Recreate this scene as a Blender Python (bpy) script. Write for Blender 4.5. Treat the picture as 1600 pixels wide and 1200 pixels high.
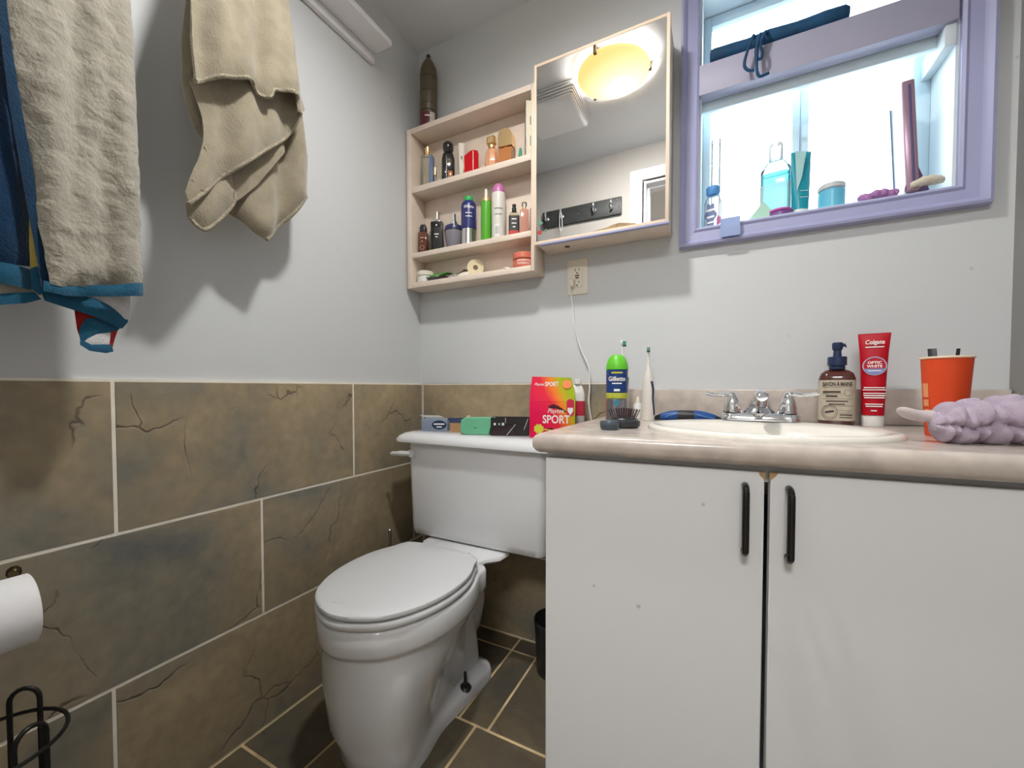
import bpy, bmesh, math, random
from mathutils import Vector, Matrix, noise
from mathutils.geometry import delaunay_2d_cdt
R = math.radians
random.seed(7)
S = bpy.context.scene
for o in list(bpy.data.objects): bpy.data.objects.remove(o)
COL = S.collection

# ------------------------------------------------------------------ camera, world, exposure
CAM = Vector((1.0662, -1.2909, 0.9078))
cd = bpy.data.cameras.new('camera'); cam = bpy.data.objects.new('camera', cd); COL.objects.link(cam)
cam.location = CAM; cam.rotation_euler = (R(90 - 1.508), 0, R(27.0))
cd.sensor_width = 36; cd.sensor_fit = 'HORIZONTAL'; cd.lens = 627.16 / 1600 * 36
cd.shift_y = 22.68 / 1600; cd.clip_start = 0.01; cd.clip_end = 60
S.camera = cam
S.view_settings.view_transform = 'Standard'; S.view_settings.look = 'None'
S.view_settings.gamma = 1; S.view_settings.use_curve_mapping = False
S.view_settings.exposure = 0.0
W = bpy.data.worlds.new('overcast_sky'); S.world = W; W.use_nodes = True
W.node_tree.nodes['Background'].inputs[0].default_value = (0.80, 0.92, 1.0, 1)
W.node_tree.nodes['Background'].inputs[1].default_value = 9.5
def area_light(name, loc, rot, sx, sy, energy, col):
    l = bpy.data.lights.new(name, 'AREA'); l.shape = 'RECTANGLE'; l.size = sx; l.size_y = sy
    l.energy = energy; l.color = col
    o = bpy.data.objects.new(name, l); COL.objects.link(o); o.location = loc; o.rotation_euler = rot
    return o
# added fill light in the hallway beyond the open door
HALL = area_light('hall_ceiling_light', (1.1, -2.25, 2.215), (0, 0, 0), 0.5, 0.5, 33.0, (1.0, 0.99, 0.98))
# window sky portal
P_ = area_light('window_portal', (1.28, 0.2, 1.70), (R(-90), 0, 0), 0.6, 0.75, 1.0, (1, 1, 1)); P_.data.cycles.is_portal = True
LAMP_E = 600.0; RIM_E = 20.0

# ------------------------------------------------------------------ materials
MATS = {}
def mat(name, col, rough=.5, metal=0, noise_amt=0, nscale=8, bump=0, bscale=60, coat=0, trans=0, alpha=1, emit=None, es=0, sheen=0, spec=.5, ior=1.45, col2=None, detail=4):
    if name in MATS: return MATS[name]
    m = bpy.data.materials.new(name); m.use_nodes = True; nt = m.node_tree; b = nt.nodes['Principled BSDF']
    c = (*col, 1)
    b.inputs['Base Color'].default_value = c; b.inputs['Roughness'].default_value = rough; b.inputs['Metallic'].default_value = metal
    b.inputs['Coat Weight'].default_value = coat; b.inputs['Transmission Weight'].default_value = trans; b.inputs['Alpha'].default_value = alpha
    b.inputs['Sheen Weight'].default_value = sheen; b.inputs['Specular IOR Level'].default_value = spec; b.inputs['IOR'].default_value = ior
    if emit: b.inputs['Emission Color'].default_value = (*emit, 1); b.inputs['Emission Strength'].default_value = es
    if noise_amt or bump:
        tc = nt.nodes.new('ShaderNodeTexCoord')
    if noise_amt:
        n = nt.nodes.new('ShaderNodeTexNoise'); n.inputs['Scale'].default_value = nscale; n.inputs['Detail'].default_value = detail
        nt.links.new(tc.outputs['Object'], n.inputs['Vector'])
        r = nt.nodes.new('ShaderNodeValToRGB')
        d = tuple(max(0, x * (1 - noise_amt)) for x in col) if col2 is None else col2
        r.color_ramp.elements[0].color = (*d, 1); r.color_ramp.elements[1].color = c
        r.color_ramp.elements[0].position = .35; r.color_ramp.elements[1].position = .65
        nt.links.new(n.outputs['Fac'], r.inputs['Fac']); nt.links.new(r.outputs['Color'], b.inputs['Base Color'])
    if bump:
        n2 = nt.nodes.new('ShaderNodeTexNoise'); n2.inputs['Scale'].default_value = bscale; n2.inputs['Detail'].default_value = 3
        nt.links.new(tc.outputs['Object'], n2.inputs['Vector'])
        bp = nt.nodes.new('ShaderNodeBump'); bp.inputs['Strength'].default_value = bump; bp.inputs['Distance'].default_value = .003
        nt.links.new(n2.outputs['Fac'], bp.inputs['Height']); nt.links.new(bp.outputs['Normal'], b.inputs['Normal'])
    MATS[name] = m; return m
def glassy(name, col, opacity=.15, rough=.03):
    """thin clear plastic or glass: tinted see-through with fresnel gloss"""
    if name in MATS: return MATS[name]
    m = bpy.data.materials.new(name); m.use_nodes = True; nt = m.node_tree
    for n in list(nt.nodes): nt.nodes.remove(n)
    o = nt.nodes.new('ShaderNodeOutputMaterial'); t = nt.nodes.new('ShaderNodeBsdfTransparent'); t.inputs[0].default_value = (*col, 1)
    d = nt.nodes.new('ShaderNodeBsdfDiffuse'); d.inputs[0].default_value = (*col, 1)
    g = nt.nodes.new('ShaderNodeBsdfGlossy'); g.inputs['Roughness'].default_value = rough
    m1 = nt.nodes.new('ShaderNodeMixShader'); m1.inputs[0].default_value = opacity
    nt.links.new(t.outputs[0], m1.inputs[1]); nt.links.new(d.outputs[0], m1.inputs[2])
    f = nt.nodes.new('ShaderNodeFresnel'); f.inputs[0].default_value = 1.4
    m2 = nt.nodes.new('ShaderNodeMixShader'); nt.links.new(f.outputs[0], m2.inputs[0])
    nt.links.new(m1.outputs[0], m2.inputs[1]); nt.links.new(g.outputs[0], m2.inputs[2]); nt.links.new(m2.outputs[0], o.inputs[0])
    MATS[name] = m; return m
def slate(name, dark=1.0):
    m = bpy.data.materials.new(name); m.use_nodes = True; nt = m.node_tree; b = nt.nodes['Principled BSDF']; N = nt.nodes.new; L = nt.links.new
    geo = N('ShaderNodeNewGeometry'); oi = N('ShaderNodeObjectInfo')
    sc = N('ShaderNodeVectorMath'); sc.operation = 'SCALE'; sc.inputs[0].default_value = (37, 19, 53); L(oi.outputs['Random'], sc.inputs['Scale'])
    ad = N('ShaderNodeVectorMath'); L(geo.outputs['Position'], ad.inputs[0]); L(sc.outputs[0], ad.inputs[1])
    n1 = N('ShaderNodeTexNoise'); n1.inputs['Scale'].default_value = 3.2; n1.inputs['Detail'].default_value = 7; n1.inputs['Roughness'].default_value = .55; n1.inputs['Distortion'].default_value = .6
    L(ad.outputs[0], n1.inputs['Vector'])
    r1 = N('ShaderNodeValToRGB'); e = r1.color_ramp.elements
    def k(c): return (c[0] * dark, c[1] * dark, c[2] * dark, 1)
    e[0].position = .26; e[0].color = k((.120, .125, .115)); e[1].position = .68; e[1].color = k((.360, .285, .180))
    x = r1.color_ramp.elements.new(.39); x.color = k((.205, .185, .142)); x = r1.color_ramp.elements.new(.52); x.color = k((.275, .222, .145))
    L(n1.outputs['Fac'], r1.inputs['Fac'])
    # fine mottling
    n2 = N('ShaderNodeTexNoise'); n2.inputs['Scale'].default_value = 38; n2.inputs['Detail'].default_value = 6; L(ad.outputs[0], n2.inputs['Vector'])
    mx = N('ShaderNodeMix'); mx.data_type = 'RGBA'; mx.blend_type = 'OVERLAY'; mx.inputs['Factor'].default_value = .35
    L(r1.outputs['Color'], mx.inputs['A']); L(n2.outputs['Color'], mx.inputs['B'])
    bw = N('ShaderNodeRGBToBW'); L(n2.outputs['Color'], bw.inputs[0]); L(bw.outputs[0], mx.inputs['B'])
    # crack lines
    n3 = N('ShaderNodeTexNoise'); n3.inputs['Scale'].default_value = 5; n3.inputs['Detail'].default_value = 4; L(ad.outputs[0], n3.inputs['Vector'])
    wm = N('ShaderNodeVectorMath'); wm.operation = 'SCALE'; wm.inputs['Scale'].default_value = .22; L(n3.outputs['Color'], wm.inputs[0])
    wa = N('ShaderNodeVectorMath'); L(ad.outputs[0], wa.inputs[0]); L(wm.outputs[0], wa.inputs[1])
    vo = N('ShaderNodeTexVoronoi'); vo.feature = 'DISTANCE_TO_EDGE'; vo.inputs['Scale'].default_value = 3.0; L(wa.outputs[0], vo.inputs['Vector'])
    cr = N('ShaderNodeMapRange'); cr.inputs['From Min'].default_value = 0; cr.inputs['From Max'].default_value = .009; cr.inputs['To Min'].default_value = 1; cr.inputs['To Max'].default_value = 0
    L(vo.outputs['Distance'], cr.inputs['Value'])
    n4 = N('ShaderNodeTexNoise'); n4.inputs['Scale'].default_value = 6; L(ad.outputs[0], n4.inputs['Vector'])
    ms = N('ShaderNodeMapRange'); ms.inputs['From Min'].default_value = .50; ms.inputs['From Max'].default_value = .60; L(n4.outputs['Fac'], ms.inputs['Value'])
    mu = N('ShaderNodeMath'); mu.operation = 'MULTIPLY'; L(cr.outputs[0], mu.inputs[0]); L(ms.outputs[0], mu.inputs[1])
    mu2 = N('ShaderNodeMath'); mu2.operation = 'MULTIPLY'; mu2.inputs[1].default_value = .6; L(mu.outputs[0], mu2.inputs[0])
    m3 = N('ShaderNodeMix'); m3.data_type = 'RGBA'; L(mu2.outputs[0], m3.inputs['Factor']); L(mx.outputs['Result'], m3.inputs['A']); m3.inputs['B'].default_value = (.03, .026, .02, 1)
    L(m3.outputs['Result'], b.inputs['Base Color']); b.inputs['Roughness'].default_value = .42; b.inputs['Specular IOR Level'].default_value = .4
    h = N('ShaderNodeMath'); h.operation = 'SUBTRACT'; L(n1.outputs['Fac'], h.inputs[0]); L(mu.outputs[0], h.inputs[1])
    h2 = N('ShaderNodeMath'); h2.operation = 'MULTIPLY_ADD'; L(n2.outputs['Fac'], h2.inputs[0]); h2.inputs[1].default_value = .15; L(h.outputs[0], h2.inputs[2])
    bp = N('ShaderNodeBump'); bp.inputs['Strength'].default_value = .35; bp.inputs['Distance'].default_value = .008; L(h2.outputs[0], bp.inputs['Height']); L(bp.outputs[0], b.inputs['Normal'])
    MATS[name] = m; return m
def paint(name, col, spots=0.0):
    """matt wall paint with faint mottling and a few scuffs"""
    m = bpy.data.materials.new(name); m.use_nodes = True; nt = m.node_tree; b = nt.nodes['Principled BSDF']; N = nt.nodes.new; L = nt.links.new
    geo = N('ShaderNodeNewGeometry')
    n1 = N('ShaderNodeTexNoise'); n1.inputs['Scale'].default_value = 2.2; n1.inputs['Detail'].default_value = 3; L(geo.outputs['Position'], n1.inputs['Vector'])
    r = N('ShaderNodeValToRGB'); r.color_ramp.elements[0].color = (*[c * .96 for c in col], 1); r.color_ramp.elements[1].color = (*col, 1); L(n1.outputs['Fac'], r.inputs['Fac'])
    out = r.outputs['Color']
    if spots:
        v = N('ShaderNodeTexVoronoi'); v.inputs['Scale'].default_value = 9; L(geo.outputs['Position'], v.inputs['Vector'])
        mr = N('ShaderNodeMapRange'); mr.inputs['From Min'].default_value = .025; mr.inputs['From Max'].default_value = .045; mr.inputs['To Min'].default_value = spots; mr.inputs['To Max'].default_value = 0
        L(v.outputs['Distance'], mr.inputs['Value'])
        mx = N('ShaderNodeMix'); mx.data_type = 'RGBA'; L(mr.outputs[0], mx.inputs['Factor']); L(out, mx.inputs['A']); mx.inputs['B'].default_value = (.2, .19, .18, 1); out = mx.outputs['Result']
    L(out, b.inputs['Base Color']); b.inputs['Roughness'].default_value = .55; b.inputs['Specular IOR Level'].default_value = .3
    n2 = N('ShaderNodeTexNoise'); n2.inputs['Scale'].default_value = 120; L(geo.outputs['Position'], n2.inputs['Vector'])
    bp = N('ShaderNodeBump'); bp.inputs['Strength'].default_value = .05; bp.inputs['Distance'].default_value = .002; L(n2.outputs['Fac'], bp.inputs['Height']); L(bp.outputs[0], b.inputs['Normal'])
    MATS[name] = m; return m

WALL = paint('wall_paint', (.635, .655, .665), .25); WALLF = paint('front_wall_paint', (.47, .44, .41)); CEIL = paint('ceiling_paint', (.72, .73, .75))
WALLR = paint('side_wall_paint', (.27, .265, .255)); HALLP = paint('hall_paint', (.45, .44, .43))  # the right wall's shade is put into its darker colour
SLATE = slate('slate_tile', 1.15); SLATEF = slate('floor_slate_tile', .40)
GROUT = mat('grout', (.90, .85, .74), .9, noise_amt=.12, nscale=20)
FGROUT = mat('floor_grout', (.78, .58, .32), .9, noise_amt=.5, nscale=9)
PEACH = mat('shelf_paint', (.80, .68, .575), .5, noise_amt=.08, nscale=14, bump=.08)
LAV = mat('lavender_paint', (.38, .39, .60), .45, noise_amt=.06, nscale=6, bump=.1, bscale=30)
TRIMW = mat('white_trim', (.80, .80, .82), .35)
REVEAL = mat('reveal_white', (.72, .80, .84), .45, noise_amt=.05, nscale=5)
VINYL = mat('window_vinyl', (.62, .76, .84), .4)
PORC = mat('porcelain', (.72, .73, .745), .12, coat=.4, spec=.5)
SEATP = mat('seat_plastic', (.63, .64, .655), .28)
CABW = paint('cabinet_white', (.77, .78, .79), .4)
CHIP = mat('chipped_board', (.42, .28, .14), .8)
LAM = mat('counter_laminate', (.60, .53, .47), .24, coat=.12, noise_amt=.22, nscale=26, col2=(.47, .41, .37), detail=8)
SINKM = mat('sink_bisque', (.82, .79, .72), .14, coat=.3)
CHROME = mat('chrome', (.82, .83, .85), .08, 1)
BLACKM = mat('black_metal', (.025, .025, .024), .3, .6)
BLACKP = mat('black_plastic', (.02, .02, .022), .35)
BLACKG = mat('black_gloss', (.015, .015, .016), .1, coat=.6)
NAVY = mat('navy_plastic', (.02, .035, .09), .35)
WHITEP = mat('white_plastic', (.78, .77, .74), .35)
CREAMP = mat('cream_plastic', (.80, .75, .64), .4)
GOLD = mat('gold', (1.0, .72, .36), .32, 1)
SILVER = mat('silver', (.75, .74, .72), .2, 1)
MIRROR = mat('mirror_silver', (.93, .93, .92), .004, 1)
CLEAR = glassy('clear_glass', (.97, .98, .97), .05)
PANE = glassy('window_pane', (.99, 1, 1), .0)
LTXT = mat('white_print', (.85, .84, .82), .5); DTXT = mat('dark_print', (.03, .03, .03), .6)

# ------------------------------------------------------------------ mesh helpers
def box(bm, x0, x1, y0, y1, z0, z1, bev=0, seg=2):
    vs = [bm.verts.new((x, y, z)) for z in (z0, z1) for y in (y0, y1) for x in (x0, x1)]
    fs = [bm.faces.new([vs[i] for i in q]) for q in ((0, 2, 3, 1), (4, 5, 7, 6), (0, 1, 5, 4), (2, 6, 7, 3), (0, 4, 6, 2), (1, 3, 7, 5))]
    if bev:
        es = list({e for f in fs for e in f.edges})
        bmesh.ops.bevel(bm, geom=es, offset=bev, segments=seg, affect='EDGES', profile=.5)
def loft(bm, rings, c0=True, c1=True, closed=True):
    V = [[bm.verts.new(p) for p in r] for r in rings]; n = len(V[0])
    for a, b in zip(V, V[1:]):
        for i in range(n if closed else n - 1):
            j = (i + 1) % n
            try: bm.faces.new((a[i], a[j], b[j], b[i]))
            except ValueError: pass
    if c0 and closed: bm.faces.new(V[0][::-1])
    if c1 and closed: bm.faces.new(V[-1])
    return V
def lathe(bm, prof, seg=24, c=(0, 0), sx=1, sy=1, cap=True):
    rings = [[(c[0] + max(r, 1e-4) * sx * math.cos(2 * math.pi * i / seg), c[1] + max(r, 1e-4) * sy * math.sin(2 * math.pi * i / seg), z) for i in range(seg)] for r, z in prof]
    loft(bm, rings, cap, cap)
def tube(bm, pts, r, seg=8, closed=False):
    P = [Vector(p) for p in pts]; n = len(P); rr = r if isinstance(r, (list, tuple)) else [r] * n
    rings = []; prev = None
    for i, p in enumerate(P):
        a = P[(i - 1) % n] if (i > 0 or closed) else p; b = P[(i + 1) % n] if (i < n - 1 or closed) else p
        t = (b - a).normalized()
        if prev is None:
            u = t.cross(Vector((0, 0, 1)))
            if u.length < .05: u = t.cross(Vector((1, 0, 0)))
            u.normalize()
        else:
            u = prev - t * prev.dot(t); u.normalize()
        prev = u; v = t.cross(u)
        rings.append([p + (u * math.cos(2 * math.pi * k / seg) + v * math.sin(2 * math.pi * k / seg)) * rr[i] for k in range(seg)])
    if closed: rings.append(rings[0]); loft(bm, rings, False, False); bmesh.ops.remove_doubles(bm, verts=bm.verts, dist=1e-6)
    else: loft(bm, rings)
def smooth_path(pts, k=6, closed=False):
    P = [Vector(p) for p in pts]; n = len(P); out = []
    for i in range(n if closed else n - 1):
        if closed: p0, p1, p2, p3 = P[(i - 1) % n], P[i], P[(i + 1) % n], P[(i + 2) % n]
        else: p0, p1, p2, p3 = P[max(i - 1, 0)], P[i], P[i + 1], P[min(i + 2, n - 1)]
        for j in range(k):
            t = j / k
            out.append(.5 * ((2 * p1) + (p2 - p0) * t + (2 * p0 - 5 * p1 + 4 * p2 - p3) * t * t + (3 * p1 - p0 - 3 * p2 + p3) * t ** 3))
    if not closed: out.append(P[-1])
    return out
def rrect(w, d, r, n=4, cx=0, cy=0):
    out = []; r = min(r, w / 2 - 1e-4, d / 2 - 1e-4)
    for q, (sx, sy) in enumerate(((1, 1), (-1, 1), (-1, -1), (1, -1))):
        for i in range(n + 1):
            a = math.pi / 2 * (q + i / n)
            out.append((cx + sx * (w / 2 - r) + r * math.cos(a), cy + sy * (d / 2 - r) + r * math.sin(a)))
    return out
def rprism(bm, w, d, r, zs, cx=0, cy=0, n=4):
    """rounded box from stacked sections: zs = [(z, inset), ...]"""
    loft(bm, [[(x, y, z) for x, y in rrect(w - 2 * i, d - 2 * i, max(r - i, .0006), n, cx, cy)] for z, i in zs])
def prism(bm, poly, z0, z1):
    loft(bm, [[(x, y, z0) for x, y in poly], [(x, y, z1) for x, y in poly]])
def obj(name, bm, m, parent=None, smooth=35):
    bmesh.ops.recalc_face_normals(bm, faces=bm.faces)
    me = bpy.data.meshes.new(name); bm.to_mesh(me); bm.free()
    if smooth:
        for p in me.polygons: p.use_smooth = True
        me.set_sharp_from_angle(angle=R(smooth))
    me.materials.append(m)
    o = bpy.data.objects.new(name, me); COL.objects.link(o)
    if parent: o.parent = parent
    return o
def part(name, parent, m, fn, *a, smooth=35, **k):
    bm = bmesh.new(); fn(bm, *a, **k); return obj(name, bm, m, parent, smooth)
def thing(name, label, cat, loc=(0, 0, 0), rz=0, group=None):
    o = bpy.data.objects.new(name, None); COL.objects.link(o); o.empty_display_size = .02
    o.location = loc; o.rotation_euler = (0, 0, R(rz)); tag(o, label, cat, group); return o
def tag(o, label, cat, group=None):
    o['label'] = label; o['category'] = cat
    if group: o['group'] = group
    return o
def struct(o): o['kind'] = 'structure'; return o
def boxes(bm, L):
    for b in L: box(bm, *b)
def text(body, size, m, parent, pos, facing=0, tilt=0, roll=0, bend=0, name='lettering', shear=0, wide=1, bold=0, yoff=0):
    """flat print standing in local space, reading from the -y side; bend wraps it on a cylinder of that radius"""
    if body not in LEGIBLE:      # print too small to read in the photograph: a plain line of ink
        w = len(body) * size * .46 * wide; n = 8; me = bpy.data.meshes.new('print_line'); h = size * .26
        V = [(-w / 2 + w * i / n, sy * h, 0) for i in range(n + 1) for sy in (-1, 1)]
        me.from_pydata(V, [], [(2 * i, 2 * i + 2, 2 * i + 3, 2 * i + 1) for i in range(n)]); me.update(); name = 'print_line'
        return place_print(me, m, parent, pos, facing, tilt, roll, bend, name, 1)
    cu = bpy.data.curves.new('t', 'FONT'); cu.body = body; cu.size = size; cu.align_x = 'CENTER'; cu.align_y = 'CENTER'; cu.extrude = .00012; cu.shear = shear; cu.offset = bold; cu.resolution_u = 3
    t = bpy.data.objects.new('t', cu); COL.objects.link(t); dg = bpy.context.evaluated_depsgraph_get()
    me = bpy.data.meshes.new_from_object(t.evaluated_get(dg)); bpy.data.objects.remove(t)
    return place_print(me, m, parent, pos, facing, tilt, roll, bend, name, wide)
LEGIBLE = {'SAVON À MAINS', 'Colgate', 'OPTIC', 'WHITE', 'Playtex', 'SPORT', 'Gillette'}
def place_print(me, m, parent, pos, facing, tilt, roll, bend, name, wide):
    mr = Matrix.Rotation(R(roll), 3, 'Z')
    for v in me.vertices:
        p = mr @ Vector((v.co.x * wide, v.co.y, v.co.z))
        if bend:
            a = p.x / bend; q = Vector((math.sin(a) * (bend + p.z), -math.cos(a) * (bend + p.z), p.y))
        else: q = Vector((p.x, -p.z, p.y))
        v.co = q
    me.materials.clear(); me.materials.append(m)
    o = bpy.data.objects.new(name, me); COL.objects.link(o); o.parent = parent; o.location = pos; o.rotation_euler = (R(tilt), 0, R(facing)); return o
def copy_tree(o, parent=None):
    c = o.copy(); COL.objects.link(c); c.parent = parent
    for ch in list(o.children): copy_tree(ch, c)
    return c

# ================================================================== THE ROOM
XR, YF, ZC, ZT = 1.643, -1.2815, 2.241, .9234
TH = .308
# floor slab with grout and single tiles
fl = struct(part('floor', None, FGROUT, box, -.12, 2.6, -3.1, .02, -.06, -.0012, smooth=0))
def tile_floor(x0, x1, y0, y1):
    g = .007
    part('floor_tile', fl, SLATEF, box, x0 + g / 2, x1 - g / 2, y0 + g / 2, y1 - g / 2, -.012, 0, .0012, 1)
ys = [0, -.072, -.393, -.714, -1.035, -1.28]
xs_rows = [[0, .25, .444, .85, 1.25, 1.643], [0, .25, .444, .536, .84, 1.15, 1.643], [0, .2, .5, .84, 1.15, 1.643], [0, .25, .536, .84, 1.15, 1.643], [0, .2, .5, .84, 1.15, 1.643]]
for a, b, xs in zip(ys, ys[1:], xs_rows):
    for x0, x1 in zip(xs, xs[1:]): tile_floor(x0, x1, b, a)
def wl(bm):
    box(bm, -.12, -.009, -1.42, .18, 0, ZC + .1)
w_left = struct(part('wall_left', None, WALL, wl, smooth=0))
part('grout_bed', w_left, GROUT, box, -.010, -.0012, YF, -.0005, .0002, ZT + .002, smooth=0)
def ltile(y0, y1, z0, z1):
    g = .0062
    part('wall_tile', w_left, SLATE, box, -.009, 0, y0 + g / 2, y1 - g / 2, z0 + g / 2, z1 - g / 2, .001, 1)
for z1, cuts in ((ZT, (YF, -.941, -.3495, -.001)), (ZT - TH, (YF, -1.245, -.653, -.058, -.001)), (ZT - 2 * TH, (YF, -.951, -.353, -.001))):
    for a, b in zip(cuts, cuts[1:]): ltile(a, b, max(z1 - TH, .001), z1)
WX0, WX1, WZ0, WZ1 = 1.012, 1.548, 1.366, 2.06
def wb(bm):
    y0, y1 = .009, .18
    boxes(bm, [(-.009, WX0, y0, y1, 0, ZC + .1), (WX1, XR + .1, y0, y1, 0, ZC + .1), (WX0, WX1, y0, y1, 0, WZ0), (WX0, WX1, y0, y1, WZ1, ZC + .1)])
    # plaster face standing level with the tiles above and beside them
    boxes(bm, [(-.009, WX0, 0, y0, ZT + .002, ZC), (.7925, WX0, 0, y0, 0, ZT + .002), (WX0, WX1, 0, y0, 0, WZ0), (WX1, XR, 0, y0, 0, ZC), (WX0, WX1, 0, y0, WZ1, ZC)])
w_back = struct(part('wall_back', None, WALL, wb, smooth=0))
part('grout_bed', w_back, GROUT, box, 0, .7925, .0012, .010, .0002, ZT + .002, smooth=0)
def btile(x0, x1, z0, z1):
    g = .0062
    part('wall_tile', w_back, SLATE, box, x0 + g / 2, x1 - g / 2, 0, .009, z0 + g / 2, z1 - g / 2, .001, 1)
for z1, cuts in ((ZT, (.001, .598, .792)), (ZT - TH, (.001, .3, .792)), (ZT - 2 * TH, (.001, .598, .792))):
    for a, b in zip(cuts, cuts[1:]): btile(a, b, max(z1 - TH, .001), z1)
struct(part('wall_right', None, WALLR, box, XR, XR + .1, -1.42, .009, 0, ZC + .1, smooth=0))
struct(part('ceiling', None, CEIL, box, -.12, 2.6, -3.1, .18, ZC, ZC + .08, smooth=0))
DX0, DX1, DZ = .695, 1.50, 2.045
def wf(bm):
    boxes(bm, [(-.009, DX0, -1.40, YF, 0, ZC), (DX1, XR, -1.40, YF, 0, ZC), (DX0, DX1, -1.40, YF, DZ, ZC)])
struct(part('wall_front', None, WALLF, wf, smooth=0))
d1 = struct(bpy.data.objects.new('door_1', None)); COL.objects.link(d1)
def casing(bm, x0, x1, z0, z1, y, dy):   # one flat board with a raised outer band
    box(bm, x0, x1, min(y, y + dy), max(y, y + dy), z0, z1, .003)
for nm, b in (('casing', (.622, DX0 - .006, 0, 2.11)), ('casing', (DX1 + .006, 1.575, 0, 2.11)), ('casing', (DX0 - .006, DX1 + .006, DZ + .006, 2.11))):
    part(nm, d1, TRIMW, casing, *b, YF, .014)
part('jamb', d1, TRIMW, lambda bm: boxes(bm, [(DX0 - .006, DX0 + .012, -1.405, YF, 0, DZ), (DX1 - .012, DX1 + .006, -1.405, YF, 0, DZ), (DX0 + .012, DX1 - .012, -1.405, YF, DZ - .012, DZ + .006)]), smooth=0)
part('door_stop', d1, TRIMW, lambda bm: boxes(bm, [(DX0 + .012, DX0 + .024, -1.36, -1.325, 0, DZ - .012), (DX1 - .024, DX1 - .012, -1.36, -1.325, 0, DZ - .012), (DX0 + .024, DX1 - .024, -1.36, -1.325, DZ - .024, DZ - .012)]), smooth=0)
def hall(bm): boxes(bm, [(-.12, 2.6, -3.1, -3.0, 0, ZC), (-.12, 0, -3.0, -1.42, 0, ZC), (2.5, 2.6, -3.0, -1.40, 0, ZC), (XR, 2.5, -1.42, -1.40, 0, ZC), (-.009, .6, -1.42, -1.401, 0, ZC)])
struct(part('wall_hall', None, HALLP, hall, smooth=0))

# ------------------------------------------------------------------ window
w1 = struct(bpy.data.objects.new('window_1', None)); COL.objects.link(w1)
def cas(bm, pts, flip):
    # casing board: flat face, bead on both edges; swept profile between two mitred ends
    prof = [(0, 0), (0, .012), (.006, .016), (.012, .012), (.034, .014), (.040, .022), (.046, .026), (.052, .024), (.0535, 0)]
    rings = []
    for p, q in pts:      # p inner corner, q outer corner
        p = Vector(p); q = Vector(q)
        rings.append([(p + (q - p) * (s / .0535)) + Vector((0, -h, 0)) for s, h in prof])
    loft(bm, rings)
ib = [(WX0, 0, WZ1), (WX0, 0, WZ0), (WX1, 0, WZ0), (WX1, 0, WZ1)]; ob = [(.963, 0, WZ1 + .05), (.963, 0, 1.314), (1.602, 0, 1.314), (1.602, 0, WZ1 + .05)]
for i in range(3): part('casing', w1, LAV, cas, [(ib[i], ob[i]), (ib[i + 1], ob[i + 1])], 0)
part('casing', w1, LAV, cas, [(ib[3], ob[3]), (ib[0], ob[0])], 0)
part('reveal', w1, REVEAL, lambda bm: boxes(bm, [(WX0 - .004, WX0 + .006, .001, .175, WZ0, WZ1), (WX1 - .006, WX1 + .004, .001, .175, WZ0, WZ1), (WX0 + .006, WX1 - .006, .001, .175, WZ1 - .006, WZ1 + .004)]), smooth=0)
SILL = WZ0 + .006
part('sill', w1, REVEAL, box, WX0 + .006, WX1 - .006, .001, .175, WZ0 - .004, SILL, .001, 1)
def sash(bm):
    a, b = WX0 + .006, WX1 - .006; y0, y1 = .118, .160
    boxes(bm, [(a, a + .022, y0, y1, SILL, 2.05, .002), (b - .034, b, y0, y1, SILL, 2.05, .002), (a + .022, b - .034, y0, y1, SILL, SILL + .022, .002), (a + .022, b - .034, y0, y1, 2.02, 2.05, .002)])
part('sash_frame', w1, VINYL, sash)
part('transom', w1, mat('transom_white', (.78, .92, .98), .4), box, WX0 + .0065, WX1 - .0065, .034, .050, 1.715, 1.80, .002)
part('mullion', w1, VINYL, lambda bm: boxes(bm, [(1.250, 1.268, .112, .156, SILL + .022, 1.765, .002), (1.270, 1.290, .122, .166, SILL + .022, 1.765, .002)]))
part('pane', w1, PANE, box, WX0 + .028, 1.252, .134, .137, SILL + .02, 1.77, smooth=0)
part('pane', w1, PANE, box, 1.288, WX1 - .040, .144, .147, SILL + .02, 1.77, smooth=0)
part('pane', w1, PANE, box, WX0 + .028, WX1 - .040, .134, .137, 1.81, 2.025, smooth=0)
# board laid across the opening on a cleat, with a blue roll on top
sb = tag(part('window_shelf', None, mat('lavender_board', (.44, .43, .56), .5, noise_amt=.05, nscale=5), box, WX0 - .0005, WX1 - .0055, -.012, .026, 1.738, 1.822, .002), 'pale lavender board laid across the upper window opening', 'shelf')
cl = tag(part('shelf_cleat', None, REVEAL, box, WX1 - .026, WX1 - .0062, -.004, .125, 1.690, 1.7375, .0015), 'white wooden cleat under the board on the window reveal', 'cleat')

# ------------------------------------------------------------------ wall shelf with hooks over the towels
ws = thing('wall_shelf', 'white wall shelf with hooks high above the hanging towels', 'shelf', (0, -.72, 2.05))
part('board', ws, TRIMW, box, -.008, .085, -.47, .47, 0, .02, .002)
part('rail', ws, TRIMW, box, -.008, .008, -.47, .47, -.03, -.0005, .002)
for y in (.12, -.05, -.34):
    part('hook', ws, CHROME, tube, smooth_path([(.008, y, -.012), (.05, y, -.014), (.085, y, -.034), (.105, y, -.03), (.112, y, -.005)], 5), .004)

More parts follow.
